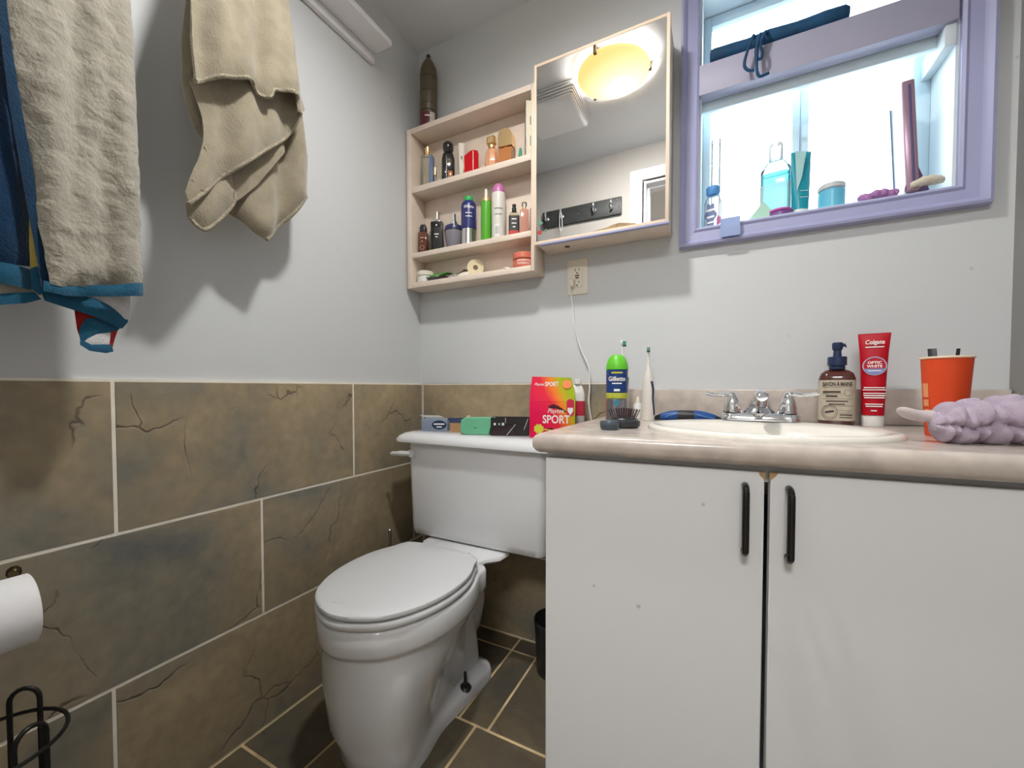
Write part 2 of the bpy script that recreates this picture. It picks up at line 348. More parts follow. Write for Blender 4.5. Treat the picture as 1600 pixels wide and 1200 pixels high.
# ------------------------------------------------------------------ vanity
vy = lambda x, off=0: -.566 + (x - .742) * (.0515 / .686) + off      # front line of the counter
van = thing('vanity_cabinet', 'white two-door vanity cabinet under the stone-look counter', 'cabinet', (0, 0, 0))
XL = .757
def carcass(bm):
    a, b = vy(XL, .045), vy(XR - .002, .045)
    t = .016; x1 = XR - .003
    prism(bm, [(XL, a), (XL + t, a), (XL + t, -.022), (XL, -.022)], .0005, .779)
    prism(bm, [(x1 - t, b), (x1, b), (x1, -.022), (x1 - t, -.022)], .0005, .779)
    prism(bm, [(XL + t, a), (x1 - t, b), (x1 - t, -.022), (XL + t, -.022)], .05, .066)
    prism(bm, [(XL + t, -.030), (x1 - t, -.030), (x1 - t, -.022), (XL + t, -.022)], .066, .779)
    prism(bm, [(XL + t, a), (x1 - t, b), (x1 - t, b + .016), (XL + t, a + .016)], .748, .779)
    prism(bm, [(XL + t, a + .03), (x1 - t, b + .03), (x1 - t, b + .046), (XL + t, a + .046)], .0005, .05)
part('carcass', van, CABW, carcass, smooth=0)
def door(bm, x0, x1, z0, z1):
    o = .026; t = .018
    loft(bm, [[(x0 + .002, vy(x0, o), z0), (x1 - .002, vy(x1, o), z0), (x1, vy(x1, o + t), z0), (x0, vy(x0, o + t), z0)], [(x0 + .002, vy(x0, o), z1), (x1 - .002, vy(x1, o), z1), (x1, vy(x1, o + t), z1), (x0, vy(x0, o + t), z1)]])
    bmesh.ops.bevel(bm, geom=list(bm.edges), offset=.0012, segments=1, affect='EDGES')
def pull(bm, x, z0, z1):
    y = vy(x, .026)
    pts = [(x, y + .002, z0), (x, y - .016, z0), (x, y - .026, z0 + .006), (x, y - .029, z0 + .016), (x, y - .029, z1 - .016), (x, y - .026, z1 - .006), (x, y - .016, z1), (x, y + .002, z1)]
    tube(bm, smooth_path(pts, 4), .0055, 10)
XS = 1.143
da = part('door', van, CABW, door, XL + .001, XS - .0025, .055, .768); part('handle', da, BLACKM, pull, XS - .032, .634, .744)
db = part('door', van, CABW, door, XS + .0025, XR - .005, .055, .768); part('handle', db, BLACKM, pull, XS + .030, .632, .744)
def chip(bm, x, s):
    y = vy(x, .0255)
    bm.faces.new([bm.verts.new(q) for q in ((x, y, .768), (x + s * .012, y, .7682), (x + s * .009, y, .763), (x + s * .003, y, .757), (x, y, .752))])
part('chipped_corner', da, CHIP, chip, XS - .003, -1, smooth=0); part('chipped_corner', db, CHIP, chip, XS + .003, 1, smooth=0)
# counter
ct = thing('countertop', 'beige stone-look laminate countertop with rolled front edge', 'countertop', (0, 0, 0))
CZ = .818; SX, SY, SA, SB = 1.148, -.315, .222, .186
HA, HB = SA - .028, SB - .028
def top(bm):
    corners = [(.757, vy(.757, .015)), (XR - .003, vy(XR, .015)), (XR - .003, -.0005), (.757, -.0005)]
    angs = set(i * 2 * math.pi / 72 for i in range(72))
    for x, y in corners: angs.add(math.atan2(y - SY, x - SX) % (2 * math.pi))
    angs = sorted(angs); out = []; inn = []
    for a in angs:
        d = (math.cos(a), math.sin(a)); best = 9
        for (x0, y0), (x1, y1) in zip(corners, corners[1:] + corners[:1]):
            ex, ey = x1 - x0, y1 - y0; den = d[0] * ey - d[1] * ex
            if abs(den) < 1e-9: continue
            t = ((x0 - SX) * ey - (y0 - SY) * ex) / den; u = ((x0 - SX) * d[1] - (y0 - SY) * d[0]) / den
            if t > 0 and -1e-6 <= u <= 1 + 1e-6: best = min(best, t)
        out.append((SX + d[0] * best, SY + d[1] * best)); inn.append((SX + HA * d[0], SY + HB * d[1]))
    rings = [[(x, y, CZ) for x, y in inn], [(x, y, CZ) for x, y in out], [(x, y, CZ - .038) for x, y in out], [(x, y, CZ - .038) for x, y in inn], [(x, y, CZ) for x, y in inn]]
    loft(bm, rings, False, False); bmesh.ops.remove_doubles(bm, verts=bm.verts, dist=1e-6)
part('slab', ct, LAM, top, smooth=30)
def nose(bm):
    t = .038; prof = [(0, CZ - .0001), (-.006, CZ - .001), (-.011, CZ - .0045), (-.0145, CZ - .010), (-.0155, CZ - .018), (-.0145, CZ - .027), (-.010, CZ - .034), (-.004, CZ - t), (.006, CZ - t)]
    path = [(.757, -.0006, (1, 0)), (.757, vy(.757, .015), None), (XR - .003, vy(XR, .015), (0, 1))]
    rings = [[(.757 + q, -.0006, z) for q, z in prof], [(.757 + q, vy(.757, .015) + q, z) for q, z in prof], [(XR - .003, vy(XR, .015) + q, z) for q, z in prof]]
    loft(bm, rings)
part('rolled_edge', ct, LAM, nose, smooth=50)
part('backsplash', ct, LAM, box, .7935, XR - .003, -.020, -.0005, CZ, .905, .004)
# sink
sk = thing('sink', 'oval drop-in bisque sink with raised rim set in the counter', 'sink', (SX, SY, CZ))
def bowl(bm):
    P = [(0, -.012), (1, 0), (1.0, .003), (.992, .0075), (.965, .0105), (.93, .0105), (.89, .0085), (.86, .006), (.83, .0), (.78, -.03), (.68, -.075), (.5, -.105), (.25, -.118), (.06, -.121)]
    seg = 72; rings = []
    for k, (s, z) in enumerate(P):
        if k == 0: continue
        # basin sits towards the front, leaving a deck at the back for the faucet
        inner = max(0, min(1, (.93 - s) / .12)); sh = -.028 * inner; sq = 1 - .10 * inner
        rings.append([(SA * s * math.cos(2 * math.pi * i / seg), sh + SB * s * sq * math.sin(2 * math.pi * i / seg), z) for i in range(seg)])
    rings.append([(p[0] * .9, p[1], p[2] - .004) for p in rings[-1]])
    back = [[(SA * s * math.cos(2 * math.pi * i / seg), SB * s * math.sin(2 * math.pi * i / seg), z) for i in range(seg)] for s, z in ((.86, 0.0004),)]
    loft(bm, back + rings, False, True)
part('basin', sk, SINKM, bowl, smooth=60)
part('drain', sk, CHROME, lathe, [(.0, -.122), (.022, -.122), (.022, -.118), (.018, -.117), (0, -.119)], 24, (0, -.028))

# ================================================================== TOILET
TX = .345
to = thing('toilet', 'white two-piece toilet with closed elongated seat beside the vanity', 'toilet', (TX, 0, 0))
def outline(ctrl, z, n=10):
    """closed ring from (y, halfwidth) control points back -> front tip"""
    right = [Vector((w, y, z)) for y, w in ctrl]; left = [Vector((-w, y, z)) for y, w in ctrl[::-1] if w > 1e-6]
    return smooth_path(right + left, n, True)
def bowlbody(bm):
    RIM = [(-.30, .115), (-.36, .148), (-.45, .174), (-.55, .170), (-.63, .140), (-.69, .088), (-.722, 0)]
    def off(c, d): return [(y + (d if i == len(c) - 1 else (d * .7 if i >= len(c) - 2 else (-d * .3 if i == 0 else 0))), max(0, w - d) if w > 0 else 0) for i, (y, w) in enumerate(c)]
    secs = []
    F0 = [(-.20, .086), (-.30, .098), (-.37, .094), (-.45, .088), (-.54, .100), (-.605, .090), (-.640, 0)]
    F1 = [(-.205, .082), (-.30, .094), (-.37, .090), (-.45, .084), (-.54, .098), (-.615, .090), (-.652, 0)]
    G0 = [(-.22, .055), (-.30, .058), (-.37, .062), (-.45, .074), (-.54, .098), (-.625, .094), (-.672, 0)]
    G1 = [(-.23, .055), (-.30, .058), (-.37, .066), (-.45, .086), (-.55, .112), (-.645, .104), (-.698, 0)]
    G2 = [(-.26, .060), (-.32, .074), (-.38, .095), (-.46, .120), (-.56, .132), (-.655, .112), (-.708, 0)]
    G3 = [(-.28, .085), (-.34, .112), (-.41, .138), (-.49, .152), (-.57, .150), (-.66, .110), (-.706, 0)]
    for c, z in ((F0, 0.0005), (F0, .022), (F1, .038), (G0, .048), (G0, .07), (G1, .13), (G2, .22), (G3, .29), (off(RIM, .014), .322), (off(RIM, .013), .332), (off(RIM, .003), .336), (RIM, .345), (RIM, .388), (off(RIM, .004), .396), (off(RIM, .02), .398)):
        secs.append(outline(c, z))
    loft(bm, secs)
part('bowl', to, PORC, bowlbody, smooth=70)
def deck(bm):
    c = [(-.03, .10), (-.20, .155), (-.245, .150), (-.275, .120), (-.32, .108), (-.36, .10)]
    def ring(z, d): 
        r = [(w - d, y) for y, w in c]; l = [(-w + d, y) for y, w in c[::-1]]
        return [(x, y, z) for x, y in r + l]
    loft(bm, [ring(.366, .06), ring(.378, .016), ring(.388, .002), ring(.397, .004), ring(.400, .010)])
part('deck', to, PORC, deck, smooth=50)
part('trapway', to, PORC, lambda bm: loft(bm, [[(w * math.cos(2 * math.pi * i / 24), y, z + h * math.sin(2 * math.pi * i / 24)) for i in range(24)] for y, z, w, h in ((-.14, .20, .03, .07), (-.17, .19, .038, .11), (-.24, .18, .040, .14), (-.34, .18, .045, .15))]), smooth=60)
def seat_ring(d, y0=-.335):
    return [(y0, .105 - d * .3), (-.39, .150 - d), (-.46, .172 - d), (-.55, .170 - d), (-.63, .143 - d), (-.69, .092 - d), (-.725 + d, 0)]
part('seat', to, SEATP, lambda bm: loft(bm, [outline(seat_ring(.003), .4005), outline(seat_ring(0), .404), outline(seat_ring(0), .412), outline(seat_ring(.004), .4165), outline(seat_ring(.02), .417)]), smooth=50)
part('seat_lid', to, SEATP, lambda bm: loft(bm, [outline(seat_ring(.012), .4195), outline(seat_ring(.004), .421), outline(seat_ring(.002), .426), outline(seat_ring(.004), .431), outline(seat_ring(.012), .4335), outline(seat_ring(.05), .4345), outline(seat_ring(.08), .435)]), smooth=50)
for s in (-1, 1):
    part('hinge', to, SEATP, lambda bm: rprism(bm, .026, .03, .006, [(.400, 0), (.424, 0), (.428, .003)], s * .075, -.325))
    part('floor_bolt', to, BLACKP, lambda bm: lathe(bm, [(0, .034), (.016, .034), (.0185, .040), (.014, .046), (.005, .0475), (.004, .084), (.003, .086), (0, .086)], 16, (s * .082, -.335)))
def tank(bm):
    def sec(z, w0, w1, y0, y1, r): return [(x, y, z) for x, y in rrect(w1 - w0, y1 - y0, r, 6, (w0 + w1) / 2, (y0 + y1) / 2)]
    a = [(.4005, -.205, .262, -.205, -.035, .03), (.408, -.218, .276, -.218, -.03, .03), (.43, -.222, .280, -.222, -.03, .028), (.60, -.226, .284, -.225, -.028, .026), (.722, -.228, .286, -.226, -.026, .024)]
    loft(bm, [sec(*q) for q in a])
part('tank', to, PORC, tank, smooth=50)
def tlid(bm):
    def sec(z, i): return [(x, y, z) for x, y in rrect(.592 - 2 * i, .238 - 2 * i, .03, 6, .026, -.133)]
    loft(bm, [sec(.7225, .008), sec(.724, .001), sec(.733, 0), sec(.745, .008), sec(.754, .022), sec(.7575, .04), sec(.758, .06)])
part('tank_lid', to, PORC, tlid, smooth=50)
lv = part('flush_lever', to, mat('lever_grey', (.62, .63, .64), .25), lambda bm: tube(bm, smooth_path([(-.205, -.236, .684), (-.225, -.242, .684), (-.25, -.246, .683), (-.282, -.248, .681)], 4), [.009] * 4 + [.0095] * 4 + [.008] * 4 + [.004]))
part('lever_boss', lv, MATS['lever_grey'], box, -.213, -.190, -.239, -.224, .671, .698, .004)
# toilet brush handle behind the bowl and the bin next to the vanity
tb = thing('toilet_brush', 'toilet brush with slim grey handle standing behind the toilet bowl', 'brush', (.066, -.258, 0))
part('holder', tb, BLACKP, lathe, [(0, .0005), (.048, .0005), (.05, .01), (.042, .12), (.036, .13), (0, .13)], 20)
part('handle', tb, mat('grey_metal', (.36, .34, .31), .35, .8), lathe, [(0, .13), (.006, .13), (.006, .40), (.007, .405), (.007, .418), (.004, .421), (0, .421)], 12)
bn = thing('waste_bin', 'small black waste bin wedged between toilet and vanity', 'bin', (.615, -.098, 0))
part('body', bn, BLACKP, lathe, [(0, .0005), (.058, .0005), (.060, .005), (.068, .160), (.065, .160), (.058, .01), (0, .01)], 32)
part('rim', bn, BLACKP, lathe, [(.065, .1602), (.0695, .1602), (.070, .165), (.068, .169), (.065, .169), (.065, .1602)], 32, cap=False)

# ================================================================== TOILET PAPER STAND
st = thing('toilet_paper_stand', 'black wire toilet paper stand against the slate tiled wall', 'stand', (.115, -1.125, 0))
part('base_ring', st, BLACKM, lambda bm: tube(bm, [(.085 * math.cos(a * math.pi / 16), .085 * math.sin(a * math.pi / 16), .006) for a in range(32)], .005, 8, True))
part('post', st, BLACKM, tube, smooth_path([(-.083, .0, .006), (-.083, 0, .30), (-.083, .01, .55), (-.070, .036, .590), (-.058, .040, .602)], 5), .005)
part('knob', st, mat('brass_knob', (.10, .075, .04), .25, 1), lathe, [(0, .600), (.006, .602), (.009, .608), (.008, .615), (.004, .619), (0, .62)], 12, (-.058, .040))
part('arm', st, BLACKM, tube, smooth_path([(-.083, 0, .585), (-.06, 0, .58), (-.03, -.065, .565), (-.025, -.06, .56), (-.025, .046, .56)], 4), .004)
for ang in (20, 140, 260):
    a = R(ang); cx, cy = .072 * math.cos(a), .072 * math.sin(a); tx, ty = -math.sin(a) * .018, math.cos(a) * .018
    part('wire_loop', st, BLACKM, tube, [(cx - tx, cy - ty, .01), (cx - tx, cy - ty, .395)] + [(cx - tx * math.cos(k * math.pi / 8), cy - ty * math.cos(k * math.pi / 8), 0.395 + .02 * math.sin(k * math.pi / 8)) for k in range(1, 8)] + [(cx + tx, cy + ty, .395), (cx + tx, cy + ty, .01)], .0035)
part('upper_ring', st, BLACKM, lambda bm: tube(bm, [(.078 * math.cos(a * math.pi / 16), .078 * math.sin(a * math.pi / 16), .372) for a in range(32)], .003, 8, True))
tp = thing('toilet_paper_roll', 'white toilet paper roll hanging on the wire stand arm', 'toilet paper', (.090, -1.125, .556))
def roll(bm):
    seg = 40; pr = [(.052, -.05), (.054, -.049), (.054, .049), (.052, .05), (.021, .05), (.021, -.05), (.052, -.05)]
    loft(bm, [[(r * math.cos(2 * math.pi * i / seg), y, r * math.sin(2 * math.pi * i / seg)) for i in range(seg)] for r, y in pr], False, False)
    bmesh.ops.remove_doubles(bm, verts=bm.verts, dist=1e-6)
part('roll', tp, mat('tissue', (.86, .86, .87), .9, bump=.15, bscale=120), roll, smooth=40)
part('tube', tp, mat('cardboard_core', (.42, .30, .18), .9), lambda bm: (loft(bm, [[(r * math.cos(2 * math.pi * i / 24), y, r * math.sin(2 * math.pi * i / 24)) for i in range(24)] for r, y in ((.0209, -.0495), (.0209, .0495), (.0195, .0495), (.0195, -.0495), (.0209, -.0495))], False, False)), smooth=40)

# ================================================================== WALL UNIT, MIRROR CABINET, OUTLET
UX1, UD = .534, .088
us = thing('open_wall_shelf', 'pale peach open wall shelf with three bays of toiletries in the corner', 'shelf', (0, 0, 1.289))
B3, B2, B1, BT = 1.309, 1.421, 1.668, 1.868      # upper faces of the boards, underside of the top board
for nm, b in (('side_panel', (.001, .024, -UD, -.001, 0, .599)), ('side_panel', (UX1 - .012, UX1, -UD, -.001, 0, .599)), ('back_panel', (.0245, UX1 - .0125, -.007, -.001, .0205, .579)),
              ('top_board', (.0245, UX1 - .0125, -UD, -.001, .5795, .599)), ('bottom_board', (.0245, UX1 - .0125, -UD, -.001, 0, .020)),
              ('shelf_board', (.0245, UX1 - .0125, -UD + .001, -.0075, B2 - .019 - 1.289, B2 - 1.289)), ('shelf_board', (.0245, UX1 - .0125, -UD + .001, -.0075, B1 - .021 - 1.289, B1 - 1.289))):
    part(nm, us, PEACH, box, *b, .0015)
MX0, MX1, MZ0, MZ1, MD = .5477, .945, 1.356, 1.912, .1216
mc = thing('mirror_cabinet', 'wall-hung medicine cabinet with mirrored door over the outlet', 'cabinet', (0, 0, MZ0))
MH = MZ1 - MZ0
part('case', mc, PEACH, box, MX0 + .004, MX1 - .002, -MD + .017, -.001, .004, MH - .002, .002)
dr = part('door_frame', mc, mat('door_wood', (.78, .62, .47), .5), lambda bm: boxes(bm, [(MX0, MX0 + .008, -MD, -MD + .0165, 0, MH, .001), (MX1 - .009, MX1, -MD, -MD + .0165, 0, MH, .001), (MX0 + .008, MX1 - .009, -MD, -MD + .0165, MH - .009, MH, .001), (MX0 + .008, MX1 - .009, -MD - .002, -MD + .0165, 0, .010, .001)]))
part('mirror', dr, MIRROR, box, MX0 + .0082, MX1 - .0092, -MD + .001, -MD + .006, .0102, MH - .0092, smooth=0)
part('lavender_paint_edge', dr, LAV, box, MX0 + .02, MX1 + .001, -MD - .0032, -MD + .010, -.0035, .0025, .001)
part('screw_hole', mc, mat('dark_hole', (.10, .05, .03), .9), lathe, [(0, .0032), (.009, .0032), (.009, .0041), (0, .0041)], 16, (.635, -.055))
def patch(bm, pts, y): bm.faces.new([bm.verts.new((x, y, z)) for x, z in pts])
YM = -MD + .0006
part('flaking_silver', dr, mat('flaked_brown', (.42, .28, .14), .6, noise_amt=.4, nscale=60), patch, [(.735, .0104), (.755, .014), (.775, .0150), (.795, .0205), (.815, .0225), (.835, .018), (.855, .0145), (.862, .0104)], YM, smooth=0)
part('sticker', dr, mat('sticker_red', (.55, .05, .04), .5), lambda bm: patch(bm, [(.5665 + .0065 * math.cos(a), .038 + .007 * math.sin(a)) for a in [k * math.pi / 8 for k in range(16)]], YM), smooth=0)  # small coloured spots laid on the mirror face
part('sticker', dr, mat('sticker_green', (.16, .30, .20), .5), patch, [(.583, .040), (.592, .047), (.590, .040), (.586, .034)], YM, smooth=0)
part('sticker', dr, MATS['sticker_green'], patch, [(.560, .072), (.568, .078), (.574, .070), (.579, .066), (.570, .060), (.563, .063)], YM, smooth=0)

ot = thing('wall_outlet', 'cream wall outlet with reset buttons below the mirror cabinet', 'outlet', (.653, 0, 1.2735))
part('cover_plate', ot, CREAMP, lambda bm: loft(bm, [[(x, y, z) for x, z in rrect(.071 - 2 * i, .115 - 2 * i, .003, 3)] for y, i in ((-.0003, 0), (-.004, 0), (-.006, .002))]), smooth=30)
rc = part('receptacle', ot, CREAMP, lambda bm: loft(bm, [[(x, y, z) for x, z in rrect(.033, .067, .004, 3)] for y in (-.0055, -.0085)]), smooth=30)
for z in (.018, -.022):
    part('slot', rc, DTXT, lambda bm: boxes(bm, [(-.0075, -.0055, -.0092, -.0080, z, z + .009), (.0055, .0075, -.0092, -.0080, z + .001, z + .008)]), smooth=0)
    part('ground_hole', rc, DTXT, lambda bm: loft(bm, [[(.0025 * math.cos(a * math.pi / 6), y, z - .006 + .0025 * math.sin(a * math.pi / 6)) for a in range(12)] for y in (-.0080, -.0092)]))
part('reset_button', rc, mat('reset_brown', (.25, .08, .05), .5), box, -.007, .007, -.010, -.0080, .001, .006, .0005)
part('test_button', rc, DTXT, box, -.0055, .0055, -.010, -.0080, -.006, -.002, .0005)
cw = thing('charger_cord', 'white power cord hanging from the outlet down behind the counter', 'cord', (.645, -.012, 1.244))
part('plug', cw, CREAMP, lambda bm: loft(bm, [[(x - .006, y, z + .009) for x, z in rrect(.018 - 2 * i, .026 - 2 * i, .006, 4)] for y, i in ((.0030, 0), (-.016, .001), (-.020, .005))]))
cordpts = [(-.008, -.012, .010), (-.0095, -.016, -.004), (-.008, -.010, -.03), (-.005, 0, -.07), (0, .003, -.123), (.0175, .0015, -.197), (.050, -.002, -.27), (.0545, -.004, -.33), (.052, -.006, -.38), (.0605, -.006, -.44)]
part('cable', cw, WHITEP, tube, smooth_path(cordpts, 6), .0024, 8)

# ================================================================== CEILING LAMP, VENT, HOOK RACK (seen in the mirror)
cl_ = thing('ceiling_lamp', 'round amber glass dome ceiling lamp with three clips, lit', 'lamp', (.667, -.662, ZC))
part('base', cl_, TRIMW, lathe, [(0, -.001), (.125, -.001), (.13, -.006), (.128, -.020), (0, -.020)], 48)
def glow(name, col, strength):
    return mat(name, (.8, .65, .45), .3, emit=col, es=strength)
def dome_mat():
    m = bpy.data.materials.new('lit_amber_glass'); m.use_nodes = True; nt = m.node_tree; N = nt.nodes.new; L = nt.links.new; b = nt.nodes['Principled BSDF']
    tc = N('ShaderNodeTexCoord'); vm = N('ShaderNodeVectorMath'); vm.operation = 'DISTANCE'; vm.inputs[1].default_value = BULB; L(tc.outputs['Object'], vm.inputs[0])
    r = N('ShaderNodeValToRGB'); e = r.color_ramp.elements; e[0].position = .05; e[0].color = (1, .88, .62, 1); e[1].position = .17; e[1].color = (.72, .44, .12, 1)
    L(vm.outputs['Value'], r.inputs['Fac']); L(r.outputs['Color'], b.inputs['Emission Color'])
    b.inputs['Emission Strength'].default_value = 1.5; b.inputs['Base Color'].default_value = (.8, .6, .35, 1); b.inputs['Roughness'].default_value = .25
    return m
BULB = (.022, -.042, -.052)
dome = part('glass_dome', cl_, dome_mat(), lathe, [(.140, -.0205), (.146, -.022), (.147, -.027), (.141, -.034), (.128, -.0425), (.113, -.0505), (.096, -.058), (.078, -.0645), (.058, -.070), (.040, -.0735), (.020, -.076), (.003, -.077)], 72, cap=False, smooth=60)
# glass is brightest over the bulb; rim glow is added to light upper walls
dome.data.materials.append(glow('glass_over_bulb', (1, .985, .955), LAMP_E)); dome.data.materials.append(glow('glass_round_bulb', (1, .93, .80), 9.0)); dome.data.materials.append(glow('open_rim', (1, .96, .90), RIM_E))
for f in dome.data.polygons:
    d = ((f.center - Vector(BULB)) * Vector((1, .8, .5))).length
    f.material_index = 3 if f.center.z > -.0235 else 1 if d < .046 else 2 if d < .060 else 0
for a in (75, 195, 315):
    part('clip', cl_, mat('antique_bronze', (.22, .18, .12), .4, .8), lambda bm: (box(bm, -.006, .006, -.153, -.124, -.034, -.002, .002), bmesh.ops.rotate(bm, verts=bm.verts, cent=(0, 0, 0), matrix=Matrix.Rotation(R(a), 3, 'Z'))))
vf = thing('vent_fan', 'white square exhaust fan cover with side louvres on the ceiling', 'vent', (.366, -.775, ZC))
part('housing', vf, mat('vent_recess', (.16, .16, .17), .7), box, -.108, .108, -.108, .108, -.046, -.0005, .002)  # housing coloured dark so the gaps between louvres look shaded
for k in range(4):
    z = -.004 - k * .0115; s = .137 - k * .003
    part('louvre', vf, TRIMW, lambda bm: (loft(bm, [[(x, y, z) for x, y in rrect(2 * s, 2 * s, .008, 3)], [(x, y, z - .0055) for x, y in rrect(2 * s, 2 * s, .008, 3)]])))
part('cover', vf, TRIMW, lambda bm: loft(bm, [[(x, y, z) for x, y in rrect(2 * s, 2 * s, .012, 4)] for s, z in ((.124, -.047), (.124, -.052), (.119, -.057), (.108, -.060))]), smooth=40)
hr = thing('hook_rack', 'dark board with silver hooks on the wall beside the door, mirrored', 'hook rack', (.338, YF, 1.938))
part('board', hr, mat('charcoal_board', (.045, .048, .047), .5, noise_amt=.2, nscale=30), box, -.239, .239, .0005, .018, -.048, .048, .002)
for x in (-.206, -.110, .0865, .187):
    part('hook', hr, CHROME, lambda bm: (tube(bm, smooth_path([(x, .018, .004), (x, .040, .002), (x, .052, .016), (x, .050, .030)], 5), .006), tube(bm, smooth_path([(x, .018, -.004), (x, .032, -.016), (x, .046, -.014), (x, .050, -.006)], 5), .005), loft(bm, [[(x + .012 * math.cos(k * math.pi / 8), y, .012 * math.sin(k * math.pi / 8)) for k in range(16)] for y in (.0178, .021)])))
for x, z in ((-.012, -.004), (.215, .03), (.226, -.004)):
    part('screw', hr, CHROME, lambda bm: loft(bm, [[(x + .004 * math.cos(k * math.pi / 5), y, z + .004 * math.sin(k * math.pi / 5)) for k in range(10)] for y in (.0178, .020)]))
nk = tag(part('hair_elastic', None, WHITEP, lambda bm: tube(bm, smooth_path([(.228, -1.226, 1.965), (.222, -1.231, 1.93), (.221, -1.236, 1.87), (.229, -1.238, 1.845), (.237, -1.236, 1.87), (.235, -1.231, 1.93)], 5, True), .0018, 6, True)), 'thin white loop hanging from a hook of the dark rack', 'loop')

# ================================================================== TOWELS
def fabric(name, col, col2=None, plush=.6, bs=260):
    m = mat(name, col, .95, noise_amt=.18, nscale=30, bump=plush, bscale=bs, sheen=.4, spec=.15, col2=col2)
    return m
BEIGE = fabric('beige_terry', (.33, .285, .205)); PLUSH = fabric('beige_plush', (.385, .358, .295), plush=.9, bs=150)
TEAL = fabric('teal_hem', (.014, .105, .190), plush=.5, bs=200); DBLUE = fabric('dark_blue_print', (.004, .035, .095)); YEL = fabric('yellow_print', (.66, .52, .12)); RED = fabric('red_print', (.48, .02, .02)); OFFW = fabric('white_print_cloth', (.66, .64, .64))
def cloth(bm, poly, x, fold=.006, freq=38, ph=0, curl=.010, thick=.005, res=.009, tiltz=0, slant=0, plush=0):
    pts = []
    n = len(poly)
    for i in range(n):
        a = Vector(poly[i]); b = Vector(poly[(i + 1) % n]); k = max(1, int((b - a).length / res))
        for j in range(k): pts.append(a + (b - a) * j / k)
    nb = len(pts); edges = [(i, (i + 1) % nb) for i in range(nb)]
    def inside(p):
        c = False; j = n - 1
        for i in range(n):
            (xi, yi), (xj, yj) = poly[i], poly[j]
            if (yi > p[1]) != (yj > p[1]) and p[0] < (xj - xi) * (p[1] - yi) / (yj - yi) + xi: c = not c
            j = i
        return c
    def dist(p):
        d = 9
        for i in range(n):
            a = Vector(poly[i]); b = Vector(poly[(i + 1) % n]); ab = b - a; t = max(0, min(1, (Vector(p) - a).dot(ab) / max(ab.length_squared, 1e-9)))
            d = min(d, (a + ab * t - Vector(p)).length)
        return d
    y0 = min(p[0] for p in poly); y1 = max(p[0] for p in poly); z0 = min(p[1] for p in poly); z1 = max(p[1] for p in poly)
    zz = z0; row = 0
    while zz < z1:
        yy = y0 + (res / 2 if row % 2 else 0)
        while yy < y1:
            if inside((yy, zz)) and dist((yy, zz)) > res * .6: pts.append(Vector((yy, zz)))
            yy += res
        zz += res * .87; row += 1
    vs, es, fs, *_ = delaunay_2d_cdt(pts, edges, [list(range(nb))], 1, 1e-6)
    def fx(p):
        d = min(dist(p) / .03, 1)
        e = 1 - (1 - d) ** 2
        w = math.sin(p[0] * freq + 3 * p[1] + ph) + .5 * math.sin(p[0] * freq * 2.3 - 5 * p[1] + ph * 2)
        w += .8 * noise.noise(Vector((p[0] * 14 + ph, p[1] * 9, ph)))
        w += plush * (noise.noise(Vector((p[0] * 70, p[1] * 45, ph))) + .7 * noise.noise(Vector((p[0] * 150, p[1] * 120, ph))))
        return x + fold * w - curl * (1 - e) + tiltz * (p[1] - z0) + slant * (p[0] - y0)
    V = [bm.verts.new((fx(p), p[0], p[1])) for p in vs]
    F = []
    for f in fs:
        try: F.append(bm.faces.new([V[i] for i in f]))
        except ValueError: pass
    bmesh.ops.recalc_face_normals(bm, faces=F)
    if sum(f.normal.x for f in F) < 0: bmesh.ops.reverse_faces(bm, faces=F)
    r = bmesh.ops.solidify(bm, geom=F, thickness=-thick)
def hem(bm, poly, idx, x, fold=.006, freq=38, ph=0, curl=.010, r=.0035, tiltz=0, slant=0):
    y0 = min(p[0] for p in poly); z0 = min(p[1] for p in poly); pts = []
    q = [poly[i] for i in idx]
    for p in smooth_path([Vector((a, b, 0)) for a, b in q], 6):
        w = math.sin(p[0] * freq + 3 * p[1] + ph) + .5 * math.sin(p[0] * freq * 2.3 - 5 * p[1] + ph * 2) + .8 * noise.noise(Vector((p[0] * 14 + ph, p[1] * 9, ph)))
        pts.append((x + fold * w - curl * .7 + .0015 + tiltz * (p[1] - z0) + slant * (p[0] - y0), p[0], p[1]))
    tube(bm, pts, r, 6)
HEMM = mat('hem_terry', (.42, .37, .28), .95, noise_amt=.35, nscale=240, bump=.8, bscale=300, spec=.1)
tB = thing('hand_towel', 'plain beige hand towel folded over a hook on the wall', 'towel', (0, 0, 0))
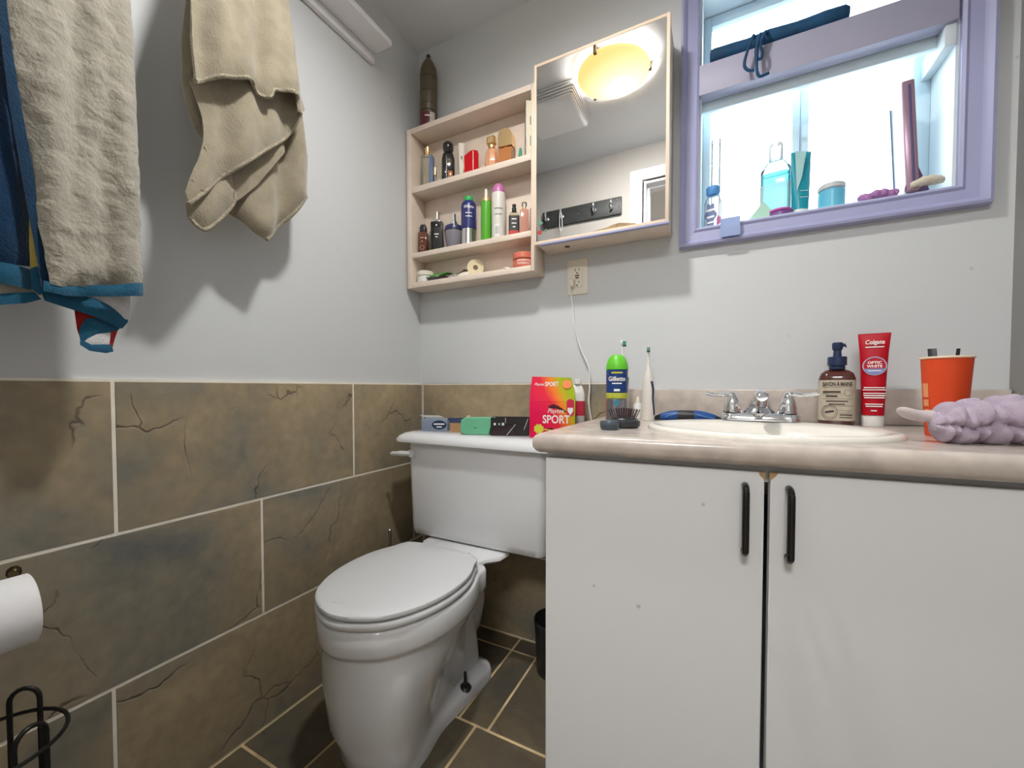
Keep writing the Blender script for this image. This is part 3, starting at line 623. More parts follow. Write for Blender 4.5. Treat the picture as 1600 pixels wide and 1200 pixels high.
PB = {
 'B1': (.178, [(-.862, 1.66), (-.83, 1.80), (-.80, 1.93), (-.755, 2.012), (-.735, 2.012), (-.69, 1.95), (-.660, 1.83), (-.653, 1.729), (-.642, 1.671), (-.626, 1.593), (-.649, 1.57), (-.658, 1.598), (-.687, 1.594), (-.712, 1.579), (-.719, 1.561), (-.736, 1.555), (-.759, 1.568), (-.791, 1.552), (-.828, 1.53), (-.866, 1.498), (-.868, 1.568)]),
 'B2': (.148, [(-.857, 1.515), (-.817, 1.575), (-.747, 1.615), (-.681, 1.650), (-.634, 1.650), (-.629, 1.585), (-.654, 1.521), (-.714, 1.454), (-.797, 1.361), (-.845, 1.3), (-.871, 1.267), (-.876, 1.287), (-.867, 1.318), (-.852, 1.36), (-.841, 1.409), (-.84, 1.454)]),
 'B3': (.132, [(-.865, 1.271), (-.827, 1.33), (-.785, 1.40), (-.774, 1.336), (-.778, 1.307), (-.811, 1.258), (-.838, 1.232), (-.863, 1.248)]),
 'B5': (.118, [(-.790, 1.367), (-.728, 1.455), (-.666, 1.54), (-.655, 1.485), (-.722, 1.377), (-.768, 1.320)]),
 'B4': (.098, [(-.612, 1.680), (-.590, 1.578), (-.578, 1.521), (-.582, 1.412), (-.638, 1.326), (-.691, 1.264), (-.728, 1.282), (-.759, 1.302), (-.764, 1.331), (-.735, 1.411), (-.696, 1.486), (-.671, 1.66)]),
 'B6': (.118, [(-.851, 1.70), (-.80, 1.92), (-.77, 1.90), (-.80, 1.60), (-.84, 1.538), (-.826, 1.424), (-.84, 1.43), (-.856, 1.471), (-.862, 1.516), (-.862, 1.600)]),
}
kw = {'B1': dict(plush=.12, fold=.010, freq=52, ph=.6, curl=.008, tiltz=-.10), 'B2': dict(fold=.009, freq=40, ph=2, curl=.006, tiltz=-.03, plush=.12), 'B3': dict(fold=.003, freq=40, ph=1, curl=.012), 'B5': dict(fold=.002, freq=20, ph=1, curl=.004), 'B4': dict(plush=.12, fold=.011, freq=44, ph=4, curl=.014), 'B6': dict(fold=.002, freq=20, ph=0, curl=.006, tiltz=-.02)}
for k, nm in (('B1', 'upper_fold'), ('B2', 'middle_fold'), ('B3', 'lower_corner'), ('B5', 'inner_fold'), ('B4', 'rear_panel'), ('B6', 'side_fold')):
    x, pl = PB[k]; part(nm, tB, BEIGE, cloth, pl, x, smooth=60, **kw[k])
def hm(k, idx, r=.0045):
    x, pl = PB[k]; a = dict(kw[k]); a.pop('plush', 0); part('stitched_hem', tB, HEMM, hem, pl, idx, x, r=r, smooth=60, **a)
def seam(p0, p1, p2, x):
    part('woven_band', tB, HEMM, lambda bm: tube(bm, smooth_path([(x + .009 * (math.sin(q[0] * 40 + 3 * q[1] + 2) + .5 * math.sin(q[0] * 92 - 5 * q[1] + 4) + .8 * noise.noise(Vector((q[0] * 14 + 2, q[1] * 9, 2)))) - .03 * (q[1] - 1.267) + .0006, q[0], q[1]) for q in (Vector(p0), Vector(p0).lerp(Vector(p1), .5), Vector(p1), Vector(p1).lerp(Vector(p2), .5), Vector(p2))], 6), .0016, 6), smooth=60)
seam((-.833, 1.402), (-.815, 1.372), (-.793, 1.366), .148); seam((-.842, 1.392), (-.823, 1.360), (-.803, 1.354), .148); seam((-.866, 1.316), (-.853, 1.302), (-.846, 1.302), .148)
hm('B1', [10, 11, 12, 13, 14, 15, 16, 17, 18, 19]); hm('B2', [5, 6, 7, 8, 9, 10]); hm('B3', [3, 4, 5, 6, 7]); hm('B4', [3, 4, 5])
tA = thing('beach_towel', 'large beige plush towel with teal hem and blue printed face', 'towel', (0, 0, 0))
PA = {
 'A1': (.142, [(-1.090, 1.471), (-1.075, 1.70), (-1.06, 1.93), (-1.04, 2.01), (-.985, 2.0), (-.955, 1.8), (-.950, 1.59), (-.948, 1.519), (-.946, 1.371), (-.945, 1.225), (-.945, 1.093), (-.98, 1.081), (-1.027, 1.069), (-1.055, 1.07), (-1.063, 1.15), (-1.072, 1.243), (-1.079, 1.315), (-1.086, 1.375)]),
 'A1hem': (.144, [(-.945, 1.097), (-.9445, 1.074), (-.998, 1.062), (-1.042, 1.055), (-1.064, 1.057), (-1.064, 1.072), (-1.028, 1.073), (-.981, 1.084)]),
 'A1edge': (.139, [(-1.094, 1.55), (-1.088, 1.42), (-1.079, 1.316), (-1.071, 1.244), (-1.063, 1.151), (-1.055, 1.067), (-1.064, 1.065), (-1.069, 1.11), (-1.076, 1.175), (-1.083, 1.247), (-1.091, 1.326), (-1.098, 1.45)]),
 'A2': (.115, [(-1.125, 1.90), (-1.10, 1.90), (-1.086, 1.431), (-1.079, 1.348), (-1.071, 1.267), (-1.064, 1.182), (-1.067, 1.099), (-1.088, 1.096), (-1.123, 1.098), (-1.20, 1.09), (-1.21, 1.3)]),
 'A2hem': (.117, [(-1.20, 1.102), (-1.124, 1.099), (-1.101, 1.094), (-1.069, 1.092), (-1.071, 1.061), (-1.089, 1.062), (-1.124, 1.068), (-1.20, 1.072)]),
 'A2cream': (.110, [(-1.20, 1.08), (-1.123, 1.073), (-1.1, 1.068), (-1.069, 1.068), (-1.062, 1.054), (-1.101, 1.042), (-1.124, 1.037), (-1.20, 1.03)]),
 'A2low': (.113, [(-1.20, 1.04), (-1.124, 1.041), (-1.101, 1.048), (-1.068, 1.057), (-1.06, 1.048), (-1.076, 1.039), (-1.101, 1.032), (-1.125, 1.024), (-1.2, 1.02)]),
 'A3': (.126, [(-1.072, 1.189), (-1.064, 1.170), (-1.060, 1.134), (-1.058, 1.101), (-1.073, 1.089), (-1.0735, 1.13)]),
 'A3b': (.127, [(-1.073, 1.091), (-1.058, 1.104), (-1.056, 1.07), (-1.064, 1.052), (-1.072, 1.06)]),
 'A4': (.122, [(-1.062, 1.062), (-1.036, 1.063), (-.999, 1.059), (-.961, 1.042), (-.957, 1.028), (-.965, 1.014), (-.999, 1.029), (-1.037, 1.040), (-1.058, 1.046)]),
 'A4w': (.116, [(-1.021, 1.075), (-.954, 1.085), (-.954, 1.033), (-.965, 1.030), (-.998, 1.043), (-1.018, 1.050)]),
 'A4red': (.108, [(-1.022, 1.047), (-.996, 1.042), (-.964, 1.023), (-.972, .995), (-.977, .973), (-.998, .975), (-1.013, .98), (-1.019, 1.006)]),
 'A4teal': (.114, [(-1.010, 1.025), (-.993, 1.028), (-.960, 1.024), (-.968, 1.012), (-.998, .998), (-1.017, .984), (-1.018, 1.006)]),
 'A4white': (.1125, [(-1.014, .992), (-.998, 1.000), (-.979, 1.006), (-.982, .980), (-1.000, .978), (-1.010, .982)]),
 'A4base': (.1165, [(-1.018, .989), (-1.006, .981), (-.980, .984), (-.977, .972), (-.987, .969), (-1.007, .971), (-1.0185, .980)]),
}
for k, nm, m, a in (('A1', 'main_panel', PLUSH, dict(fold=.0075, freq=62, ph=.3, curl=.012, tiltz=-.02, plush=.5, res=.006)), ('A1hem', 'teal_hem', TEAL, dict(fold=.0035, freq=60, ph=.3, curl=.004, res=.005)), ('A1edge', 'blue_edge_band', fabric('blue_edge', (.005, .036, .085)), dict(fold=.002, freq=40, curl=.003, res=.006)),
                    ('A2', 'printed_panel', DBLUE, dict(fold=.005, freq=70, curl=.006)), ('A2hem', 'teal_hem', TEAL, dict(fold=.004, freq=70, curl=.003, res=.006)), ('A2cream', 'lower_panel', PLUSH, dict(fold=.002, curl=.004, res=.006)), ('A2low', 'teal_hem', TEAL, dict(fold=.002, curl=.002, res=.005)),
                    ('A3', 'yellow_stripe', YEL, dict(fold=.001, curl=.002, res=.005)), ('A3b', 'teal_hem', TEAL, dict(fold=.001, curl=.003, res=.005)), ('A4', 'teal_hem', TEAL, dict(fold=.002, curl=.005, res=.005)), ('A4w', 'tail_panel', OFFW, dict(fold=.003, freq=60, curl=.004, res=.006)),
                    ('A4red', 'red_corner', RED, dict(fold=.002, curl=.004, res=.006)), ('A4teal', 'teal_hem', TEAL, dict(fold=.002, curl=.005, res=.005)), ('A4white', 'tail_panel', OFFW, dict(fold=.001, curl=.002, res=.005)), ('A4base', 'teal_hem', TEAL, dict(fold=.001, curl=.003, res=.004))):
    x, pl = PA[k]; part(nm, tA, m, cloth, pl, x, smooth=60, thick=.003 if k not in ('A1', 'A2') else .005, **a)

# ================================================================== SHELF CONTENTS
def face(x, y): return math.degrees(math.atan2(CAM.x - x, -(CAM.y - y)))
def item(name, label, cat, x, y, z, parts, rz=None, texts=(), group=None):
    """parts: (name, material, shape, args...) with shape L = lathe profile, O = oval lathe (sx, sy, profile), P = rounded prism (w, d, r, [(z, inset)]), X = box"""
    t = thing(name, label, cat, (x, y, z + .0004), face(x, y) if rz is None else rz, group)
    for p in parts:
        n, m, k = p[:3]
        if k == 'L': part(n, t, m, lathe, p[3], 24)
        elif k == 'O': part(n, t, m, lathe, p[5], 28, (0, 0), p[3], p[4])
        elif k == 'P': part(n, t, m, rprism, p[3], p[4], p[5], p[6], *(p[7:9] if len(p) > 7 else ()))
        elif k == 'X': part(n, t, m, box, *p[3:9], .0008)
        elif k == 'F': part(n, t, m, p[3])
    for a in texts: text(a[0], a[1], a[2], t, a[3], **(a[4] if len(a) > 4 else {}))
    return t
def cyl(r, z0, z1, b=.0015): return [(0, z0), (r - b, z0), (r, z0 + b), (r, z1 - b), (r - b, z1), (0, z1)]
def pm(name, col, rough=.3, **k): return mat(name, col, rough, **k)
# --- on top of the unit
item('caulk_cartridge', 'brown sealant cartridge standing on top of the peach shelf', 'cartridge', .078, -.050, 1.888, [
    ('body', pm('olive_brown_foil', (.11, .085, .05), .35, noise_amt=.15, nscale=60), 'L', [(0, 0), (.031, 0), (.0325, .003), (.0325, .205), (.030, .225), (.020, .248), (.010, .262), (.008, .266), (0, .266)]),
    ('tip', pm('dark_nozzle', (.03, .025, .02)), 'L', [(0, .2662), (.007, .2662), (.0085, .272), (.006, .279), (0, .281)]),
    ('label_band', pm('dark_red_label', (.10, .02, .02), .4), 'L', [(.0327, .002), (.033, .002), (.033, .052), (.0327, .052)]),
    ('white_label', pm('label_white', (.50, .47, .40), .6), 'F', lambda bm: loft(bm, [[(.0334 * math.sin(R(a)), -.0334 * math.cos(R(a)), z) for a in range(8, 50, 6)] for z in (.004, .050)], closed=False)),
    ('ring', pm('dark_band', (.02, .018, .015)), 'L', [(.0328, .058), (.0332, .058), (.0332, .062), (.0328, .062)]),
    ('ring', MATS['dark_band'], 'L', [(.0328, .085), (.0331, .085), (.0331, .087), (.0328, .087)]),
    ('ring', MATS['dark_band'], 'L', [(.0328, .130), (.0331, .130), (.0331, .132), (.0328, .132)]),
    ('ring', MATS['dark_band'], 'L', [(.0328, .185), (.0331, .185), (.0331, .187), (.0328, .187)])], texts=[('--------', .008, LTXT, (0, 0, .035), dict(bend=.0334))])
# --- top bay
y = -.047
item('perfume_bottle', 'tall clear perfume bottle with gold cap and blue edge', 'perfume', .070, y, B1, [
    ('bottle', glassy('greenish_glass', (.93, .92, .80), .18), 'P', .046, .026, .004, [(0, .001), (.002, 0), (.122, 0), (.126, .003)]),
    ('blue_label', pm('blue_label', (.16, .22, .395), .3), 'X', .010, .0236, -.0135, .0135, .004, .120),
    ('cap', GOLD, 'L', [(0, .1265), (.009, .1265), (.010, .128), (.010, .156), (.008, .158), (0, .158)])], rz=20)
item('perfume_vial', 'tiny clear perfume vial with gold cap', 'vial', .115, -.06, B1, [('tube', CLEAR, 'L', cyl(.005, 0, .036)), ('cap', GOLD, 'L', cyl(.0055, .0365, .066))])
item('perfume_bottle', 'black sculpted perfume bottle with round black stopper', 'perfume', .166, y, B1, [
    ('bottle', BLACKG, 'P', .048, .036, .012, [(0, .002), (.003, 0), (.085, 0), (.104, .004), (.112, .010)]),
    ('amber_window', pm('amber_glass', (.36, .14, .05), .15), 'X', -.002, .016, -.0186, -.0175, .010, .040),
    ('silver_line', SILVER, 'X', -.0075, -.0055, -.0188, -.0175, .008, .095),
    ('stopper', BLACKG, 'L', [(0, .1122), (.012, .1122), (.018, .119), (.0205, .130), (.0195, .142), (.014, .149), (0, .150)])])
item('cream_tube', 'narrow cream squeeze tube standing upright behind the black perfume', 'tube', .212, -.026, B1, [('tube', CREAMP, 'F', lambda bm: loft(bm, [[(w * math.cos(2 * math.pi * i / 20), d * math.sin(2 * math.pi * i / 20), z) for i in range(20)] for w, d, z in ((.010, .010, 0), (.011, .011, .03), (.0125, .006, .10), (.013, .0012, .148))])), ('print_mark', pm('olive_print', (.25, .22, .08)), 'X', -.003, .003, -.0118, -.0108, .085, .095)])
item('perfume_bottle', 'red glass perfume bottle with slanted shoulders', 'perfume', .268, y, B1, [
    ('bottle', pm('red_glass', (.50, .010, .014), .6, spec=.05), 'F', lambda bm: loft(bm, [[(x, yy, z) for x, z in ((-.024, 0), (.024, 0), (.026, .075), (.022, .088), (.008, .090), (-.004, .086), (-.026, .066))] for yy in (-.015, .015)])),
    ('white_edge', pm('pale_edge', (.80, .66, .60), .2), 'X', .0045, .0075, -.0158, -.0145, .004, .086)])
item('perfume_bottle', 'rose gold ridged perfume bottle with faceted gold cap', 'perfume', .352, y, B1, [
    ('bottle', pm('rose_glass', (.72, .36, .20), .12, coat=.6), 'F', lambda bm: loft(bm, [[(r * (1 + .06 * math.cos(8 * a)) * math.cos(a), .8 * r * (1 + .06 * math.cos(8 * a)) * math.sin(a), z) for a in [k * math.pi / 24 for k in range(48)]] for r, z in ((.020, 0), (.023, .004), (.024, .030), (.021, .062), (.015, .074), (.010, .078))])),
    ('collar', GOLD, 'L', cyl(.012, .0782, .088)), ('cap', GOLD, 'F', lambda bm: (box(bm, -.0165, .0165, -.012, .012, .0885, .121, .006, 1)))], rz=10)
item('perfume_bottle', 'amber perfume bottle with gold arched cap', 'perfume', .410, y, B1, [
    ('bottle', pm('amber_body', (.50, .20, .07), .12, coat=.6), 'P', .050, .028, .003, [(0, .001), (.002, 0), (.060, 0)]),
    ('collar', GOLD, 'L', cyl(.010, .0602, .066)),
    ('cap', GOLD, 'F', lambda bm: loft(bm, [[(x, yy, z) for x, z in [(-.026, .0664), (.026, .0664)] + [(.026 * math.cos(a), .098 + .028 * math.sin(a)) for a in [k * math.pi / 10 for k in range(11)]]] for yy in (-.014, .014)]))], rz=6)
item('green_dropper', 'small green cone-shaped cap beside the boxed tube', 'cap', .468, -.055, B1, [('cone', pm('green_plastic', (.04, .30, .16), .4), 'L', [(0, 0), (.008, 0), (.0075, .01), (.004, .044), (.002, .047), (0, .047)])])
item('toiletry_box', 'slim upright box with purple spine beside the gold bottles', 'box', .4965, -.046, B1, [
    ('carton', pm('ivory_card', (.70, .66, .50), .6), 'X', -.012, .0165, -.03, .03, 0, .180),
    ('purple_face', pm('purple_card', (.07, .04, .14), .4, noise_amt=.9, nscale=40, col2=(.5, .48, .46)), 'X', -.0135, -.0121, -.030, .030, .001, .179)], rz=28,
    texts=[('------', .010, pm('grey_print', (.25, .24, .20)), (.003, -.0302, .115), dict(roll=90)), ('---------', .008, MATS['grey_print'], (.003, -.0302, .05), dict(roll=90))])
# --- middle bay
item('cologne_bottle', 'brown glass bottle with black cap at the end of the middle bay', 'cologne', .050, -.050, B2, [
    ('bottle', pm('brown_glass', (.12, .035, .015), .15, coat=.5), 'P', .036, .030, .006, [(0, .001), (.002, 0), (.080, 0), (.086, .004)]), ('cap', BLACKP, 'P', .026, .024, .008, [(.0865, 0), (.104, 0), (.114, .004)]),
    ('stamp', pm('label_ring', (.55, .42, .34)), 'F', lambda bm: tube(bm, [(.008 * math.cos(a * math.pi / 10), -.0152, .024 + .008 * math.sin(a * math.pi / 10)) for a in range(20)], .001, 6, True))],
    rz=18, texts=[('-----', .007, pm('tan_print', (.55, .38, .25)), (0, -.0153, .062)), ('---', .006, MATS['tan_print'], (0, -.0153, .048))])
item('cologne_bottle', 'grey glass cologne bottle with silver ball stopper', 'cologne', .088, -.028, B2, [
    ('bottle', glassy('smoke_glass', (.50, .50, .44), .5), 'P', .040, .026, .006, [(0, .001), (.002, 0), (.085, 0), (.100, .008), (.104, .013)]), ('stopper', SILVER, 'L', [(0, .1045), (.006, .1045), (.007, .114), (.013, .120), (.014, .130), (.010, .139), (0, .141)])], rz=18)
item('cologne_bottle', 'flat black cologne bottle with silver cap and white lettering', 'cologne', .124, -.060, B2, [
    ('bottle', BLACKG, 'P', .046, .026, .003, [(0, .001), (.002, 0), (.104, 0), (.108, .003)]), ('shoulder', SILVER, 'P', .024, .016, .004, [(.1082, 0), (.114, .001)]), ('cap', pm('brushed_cap', (.62, .60, .56), .3, metal=1), 'L', cyl(.009, .1145, .146))],
    rz=24, texts=[('-', .012, LTXT, (0, -.0133, .093)), ('-----', .0075, LTXT, (0, -.0133, .060), dict(bold=.0002)), ('---', .006, LTXT, (0, -.0133, .050))])
item('shaker_bottle', 'translucent grey jug-shaped bottle with dark blue lid and silver spout', 'bottle', .190, -.046, B2, [
    ('body', glassy('grey_plastic', (.34, .32, .37), .7, .2), 'L', [(0, 0), (.024, 0), (.026, .003), (.033, .045), (.0345, .062), (.0345, .064)]), ('lid', pm('indigo_plastic', (.03, .035, .10), .3), 'L', [(0, .0645), (.036, .0645), (.0365, .070), (.033, .082), (.020, .090), (0, .090)]),
    ('handle', MATS['indigo_plastic'], 'F', lambda bm: tube(bm, smooth_path([(.033, 0, .078), (.040, 0, .076), (.041, 0, .060), (.036, 0, .035), (.029, 0, .022)], 4), .0025)), ('collar', CHROME, 'L', cyl(.0135, .0902, .101)), ('spout', CHROME, 'L', cyl(.008, .1012, .131))])
item('shave_gel_can', 'blue and silver shaving gel can with green cap on the middle shelf', 'can', .256, -.047, B2, [
    ('can', SILVER, 'L', cyl(.0275, 0, .060)), ('sleeve', pm('royal_blue', (.03, .035, .16), .3), 'L', [(0, .0602), (.0276, .0602), (.0276, .142), (.025, .154), (.019, .161), (0, .161)]), ('cap', pm('green_cap', (.03, .42, .10), .35), 'L', [(0, .1612), (.0175, .1612), (.018, .163), (.0165, .176), (.013, .179), (0, .179)])],
    texts=[('Gillette', .0125, LTXT, (0, 0, .134), dict(bend=.0281, bold=.0003)), ('---------', .006, LTXT, (0, 0, .112), dict(bend=.0281)), ('---------', .006, LTXT, (0, 0, .100), dict(bend=.0281))])
item('body_spray', 'bright green body spray bottle with gold collar', 'spray', .334, -.055, B2, [
    ('bottle', pm('bright_green', (.10, .40, .03), .3), 'L', [(0, .006), (.018, .006), (.0185, .008), (.0185, .138), (.0182, .140), (0, .140)]), ('base', CLEAR, 'L', cyl(.018, 0, .0058)), ('collar', GOLD, 'L', [(0, .1402), (.0187, .1402), (.0187, .146), (.016, .154), (.009, .158), (0, .158)]), ('nozzle', CREAMP, 'L', [(0, .1582), (.0065, .1582), (.006, .175), (.0045, .186), (0, .187)])])
item('deodorant_spray', 'white deodorant spray can with pink domed cap', 'spray', .379, -.046, B2, [
    ('can', pm('pearl_white', (.70, .68, .63), .3), 'L', [(0, 0), (.024, 0), (.0245, .002), (.0245, .155), (.0235, .162), (.0225, .164), (0, .164)]), ('cap', pm('pink_cap', (.52, .17, .38), .3), 'L', [(0, .1642), (.0225, .1642), (.0225, .172), (.0195, .186), (.012, .195), (0, .198)]),
    ('barcode_panel', pm('panel_white', (.80, .79, .76)), 'F', lambda bm: loft(bm, [[(.0248 * math.sin(R(a)), -.0248 * math.cos(R(a)), z) for a in range(-34, 12, 6)] for z in (.008, .052)], closed=False)),
    ('barcode', pm('barcode_grey', (.22, .22, .24)), 'F', lambda bm: [loft(bm, [[(.0251 * math.sin(R(a)), -.0251 * math.cos(R(a)), z) for a in (q, q + 1.6)] for z in (.018, .044)], closed=False) for q in (-28, -24, -20, -17, -13, -9, -4, 0, 4)])],
    texts=[('---------', .0075, MATS['grey_print'], (0, 0, .105), dict(bend=.0249)), ('----------', .006, MATS['grey_print'], (0, 0, .085), dict(bend=.0249))])
item('lip_balm', 'slim pale tube standing behind the small labelled bottle', 'tube', .423, -.030, B2, [('tube', CREAMP, 'L', cyl(.007, 0, .095)), ('cap', WHITEP, 'L', cyl(.0073, .0953, .105))])
item('serum_bottle', 'small clear bottle with black label, red band and black pump', 'bottle', .446, -.058, B2, [
    ('bottle', glassy('straw_glass', (.86, .80, .58), .35), 'P', .036, .024, .006, [(0, .001), (.002, 0), (.070, 0), (.080, .006), (.083, .011)]), ('label', pm('charcoal_label', (.03, .03, .03), .5), 'P', .0362, .0242, .0061, [(.018, 0), (.068, 0)]), ('red_band', pm('red_band', (.50, .04, .03), .5), 'P', .0363, .0243, .0061, [(.004, 0), (.0178, 0)]), ('pump', BLACKP, 'L', [(0, .0832), (.008, .0832), (.008, .096), (.006, .098), (.0065, .108), (0, .109)])],
    texts=[('-----', .007, LTXT, (0, -.0123, .056)), ('------', .006, LTXT, (0, -.0123, .042)), ('---', .006, LTXT, (0, -.0123, .030))])
item('perfume_bottle', 'pink perfume bottle with clear ball stopper at the cabinet side', 'perfume', .486, -.062, B2, [('bottle', pm('pink_glass', (.55, .27, .20), .12, coat=.5), 'P', .028, .022, .003, [(0, .001), (.002, 0), (.078, 0), (.081, .003)]), ('collar', GOLD, 'L', cyl(.006, .0812, .088)), ('stopper', CLEAR, 'L', [(0, .0882), (.005, .0882), (.009, .096), (.008, .105), (0, .109)])])
item('perfume_bottle', 'taller pink perfume bottle with clear crystal cap against the side panel', 'perfume', .508, -.030, B2, [('bottle', MATS['pink_glass'], 'P', .022, .026, .003, [(0, .001), (.002, 0), (.092, 0), (.095, .003)]), ('collar', GOLD, 'L', cyl(.006, .0952, .101)), ('cap', CLEAR, 'P', .018, .018, .003, [(.1012, 0), (.124, 0), (.127, .004)])], rz=0)
# --- lower bay
item('cream_jar', 'white lidded cream jar at the end of the lower bay', 'jar', .060, -.050, B3, [('jar', WHITEP, 'L', cyl(.032, 0, .026, .003)), ('lid', CREAMP, 'L', cyl(.033, .0262, .044, .002))])
def packet(bm, w, d, h, ripple=.004):
    n = 10; G = [[None] * (n + 1) for _ in range(n + 1)]
    for s in (1, -1):
        for i in range(n + 1):
            for j in range(n + 1):
                u, v = i / n * 2 - 1, j / n * 2 - 1
                z = h * .5 * (1 - u * u) ** .5 * (1 - v ** 4) ** .5 if abs(u) < 1 and abs(v) < 1 else 0
                G[i][j] = bm.verts.new((u * w / 2, v * d / 2, h * .5 + s * z * (1 + .15 * math.sin(7 * u + 4 * v)) + 0.0 + ripple * abs(u) ** 3))
        for i in range(n):
            for j in range(n): bm.faces.new((G[i][j], G[i + 1][j], G[i + 1][j + 1], G[i][j + 1]))
    bmesh.ops.remove_doubles(bm, verts=bm.verts, dist=1e-6)
gp = tag(part('wipe_packet', None, pm('leaf_green', (.07, .34, .04), .4), packet, .085, .05, .014), 'green foil packet lying behind the black packet', 'packet'); gp.location = (.118, -.034, B3 + .022); gp.rotation_euler = (R(12), R(-4), R(8))
bp_ = thing('wipe_packet', 'black foil packet with small white lettering lying on the lower shelf', 'packet', (.128, -.066, B3 + .0005), 6)
part('sachet', bp_, BLACKG, packet, .085, .032, .016); text('----', .009, LTXT, bp_, (.004, -.011, .0145), tilt=-38)
cp_ = tag(part('plastic_packet', None, glassy('cellophane', (.80, .74, .68), .35, .12), packet, .080, .045, .020, .016), 'crumpled clear plastic packet on the lower shelf', 'packet'); cp_.location = (.205, -.040, B3 + .004); cp_.rotation_euler = (R(16), R(-8), R(5))
td = thing('tape_dispenser', 'small cream tape roll on a dispenser on the lower shelf', 'tape', (.285, -.048, B3 + .0005), face(.285, -.048))
part('roll', td, pm('cream_tape', (.72, .62, .395), .5), lambda bm: (loft(bm, [[(r * math.cos(k * math.pi / 16), yy, .031 + r * math.sin(k * math.pi / 16)) for k in range(32)] for r, yy in ((.030, -.008), (.030, .008), (.009, .008), (.009, -.008), (.030, -.008))], False, False), bmesh.ops.remove_doubles(bm, verts=bm.verts, dist=1e-6)))
part('cutter', td, CREAMP, lambda bm: loft(bm, [[(x, yy, z) for x, z in ((-.062, 0), (-.02, 0), (-.024, .016), (-.045, .012), (-.062, .003))] for yy in (-.010, .010)]))
item('cream_tub', 'coral pink cosmetic tub with flat lid on the lower shelf', 'tub', .476, -.046, B3, [('tub', pm('coral', (.62, .15, .09), .4), 'L', cyl(.036, 0, .030, .004)), ('lid', pm('coral_lid', (.66, .18, .11), .35), 'L', cyl(.037, .0302, .052, .003)), ('label', pm('label_cream', (.70, .45, .38)), 'F', lambda bm: loft(bm, [[(.0363 * math.sin(R(a)), -.0363 * math.cos(R(a)), z) for a in range(-36, 37, 8)] for z in (.010, .026)], closed=False))], texts=[('-----------', .008, MATS['coral'], (0, 0, .018), dict(bend=.0365))])
item('cotton_pad', 'small white cotton ball next to the coral tub', 'cotton', .422, -.066, B3, [('pad', pm('cotton', (.80, .77, .72), .95, bump=.5, bscale=300), 'F', lambda bm: (bmesh.ops.create_icosphere(bm, subdivisions=3, radius=.009), [setattr(v, 'co', Vector((v.co.x * 1.7, v.co.y, v.co.z * .55 + .0055)) + v.co * .25 * noise.noise(v.co * 180)) for v in bm.verts]))])

# ================================================================== ON THE TANK LID
TZ = .7582
item('paper_packet', 'flat grey-blue carton with oval print on the tank lid', 'box', .185, -.150, TZ, [('carton', pm('grey_blue_card', (.24, .29, .38), .5), 'X', -.046, .046, -.026, .026, 0, .041), ('oval_print', NAVY, 'F', lambda bm: loft(bm, [[(.017 + .026 * math.cos(k * math.pi / 12), yy, .021 + .016 * math.sin(k * math.pi / 12)) for k in range(24)] for yy in (-.0260, -.0265)])), ('lid_flap', pm('grey_card', (.40, .41, .395), .6), 'F', lambda bm: loft(bm, [[(-.046, .026, .042), (.02, .026, .042), (.02, .027, .0425), (-.046, .027, .0425)], [(-.075, .040, .050), (.0, .040, .049), (.0, .041, .0495), (-.075, .041, .0505)]]))], rz=22, texts=[('---------', .009, LTXT, (.017, -.0268, .024), dict(shear=.2)), ('-----', .008, LTXT, (.017, -.0268, .014), dict(shear=.2))])
def open_carton(bm, w, d, h, t=.0012):
    boxes(bm, [(-w / 2, w / 2, -d / 2, d / 2, 0, t), (-w / 2, w / 2, -d / 2, -d / 2 + t, t, h), (-w / 2, w / 2, d / 2 - t, d / 2, t, h), (-w / 2, -w / 2 + t, -d / 2 + t, d / 2 - t, t, h), (w / 2 - t, w / 2, -d / 2 + t, d / 2 - t, t, h)])
item('tissue_carton', 'open tan and navy carton between the grey box and green case', 'carton', .287, -.135, TZ, [('carton', pm('kraft', (.42, .24, .11), .7), 'F', lambda bm: open_carton(bm, .072, .055, .030)), ('navy_flap', NAVY, 'F', lambda bm: loft(bm, [[(-.036, -.027, .0302), (.02, -.027, .0302), (.02, -.0262, .0305), (-.036, -.0262, .0305)], [(-.05, -.018, .046), (.03, -.016, .047), (.03, -.0152, .0473), (-.05, -.0172, .0463)]])), ('kraft_flap', pm('kraft_light', (.66, .46, .28), .7), 'F', lambda bm: loft(bm, [[(.0362, -.02, .029), (.0362, .02, .029), (.037, .02, .030), (.037, -.02, .030)], [(.02, -.03, .054), (.02, .01, .054), (.021, .01, .055), (.021, -.03, .055)]])), ('wrapped_tissue', OFFW, 'F', lambda bm: packet(bm, .06, .044, .02))], rz=16)
item('glasses_case', 'mint green rounded case lying on the tank lid', 'case', .378, -.182, TZ, [('shell', pm('mint_green', (.16, .50, .30), .4), 'F', lambda bm: loft(bm, [[(x * s, yy, .027 + (z - .027) * s) for x, z in ((-.044, .0), (.040, .0), (.054, .054), (-.038, .054), (-.052, .046), (-.056, .020), (-.053, .006))] for yy, s in ((-.022, .94), (-.018, 1), (.018, 1), (.022, .94))]))], rz=20, texts=[('----', .006, pm('deep_mint', (.05, .25, .14)), (-.005, -.0223, .022))])
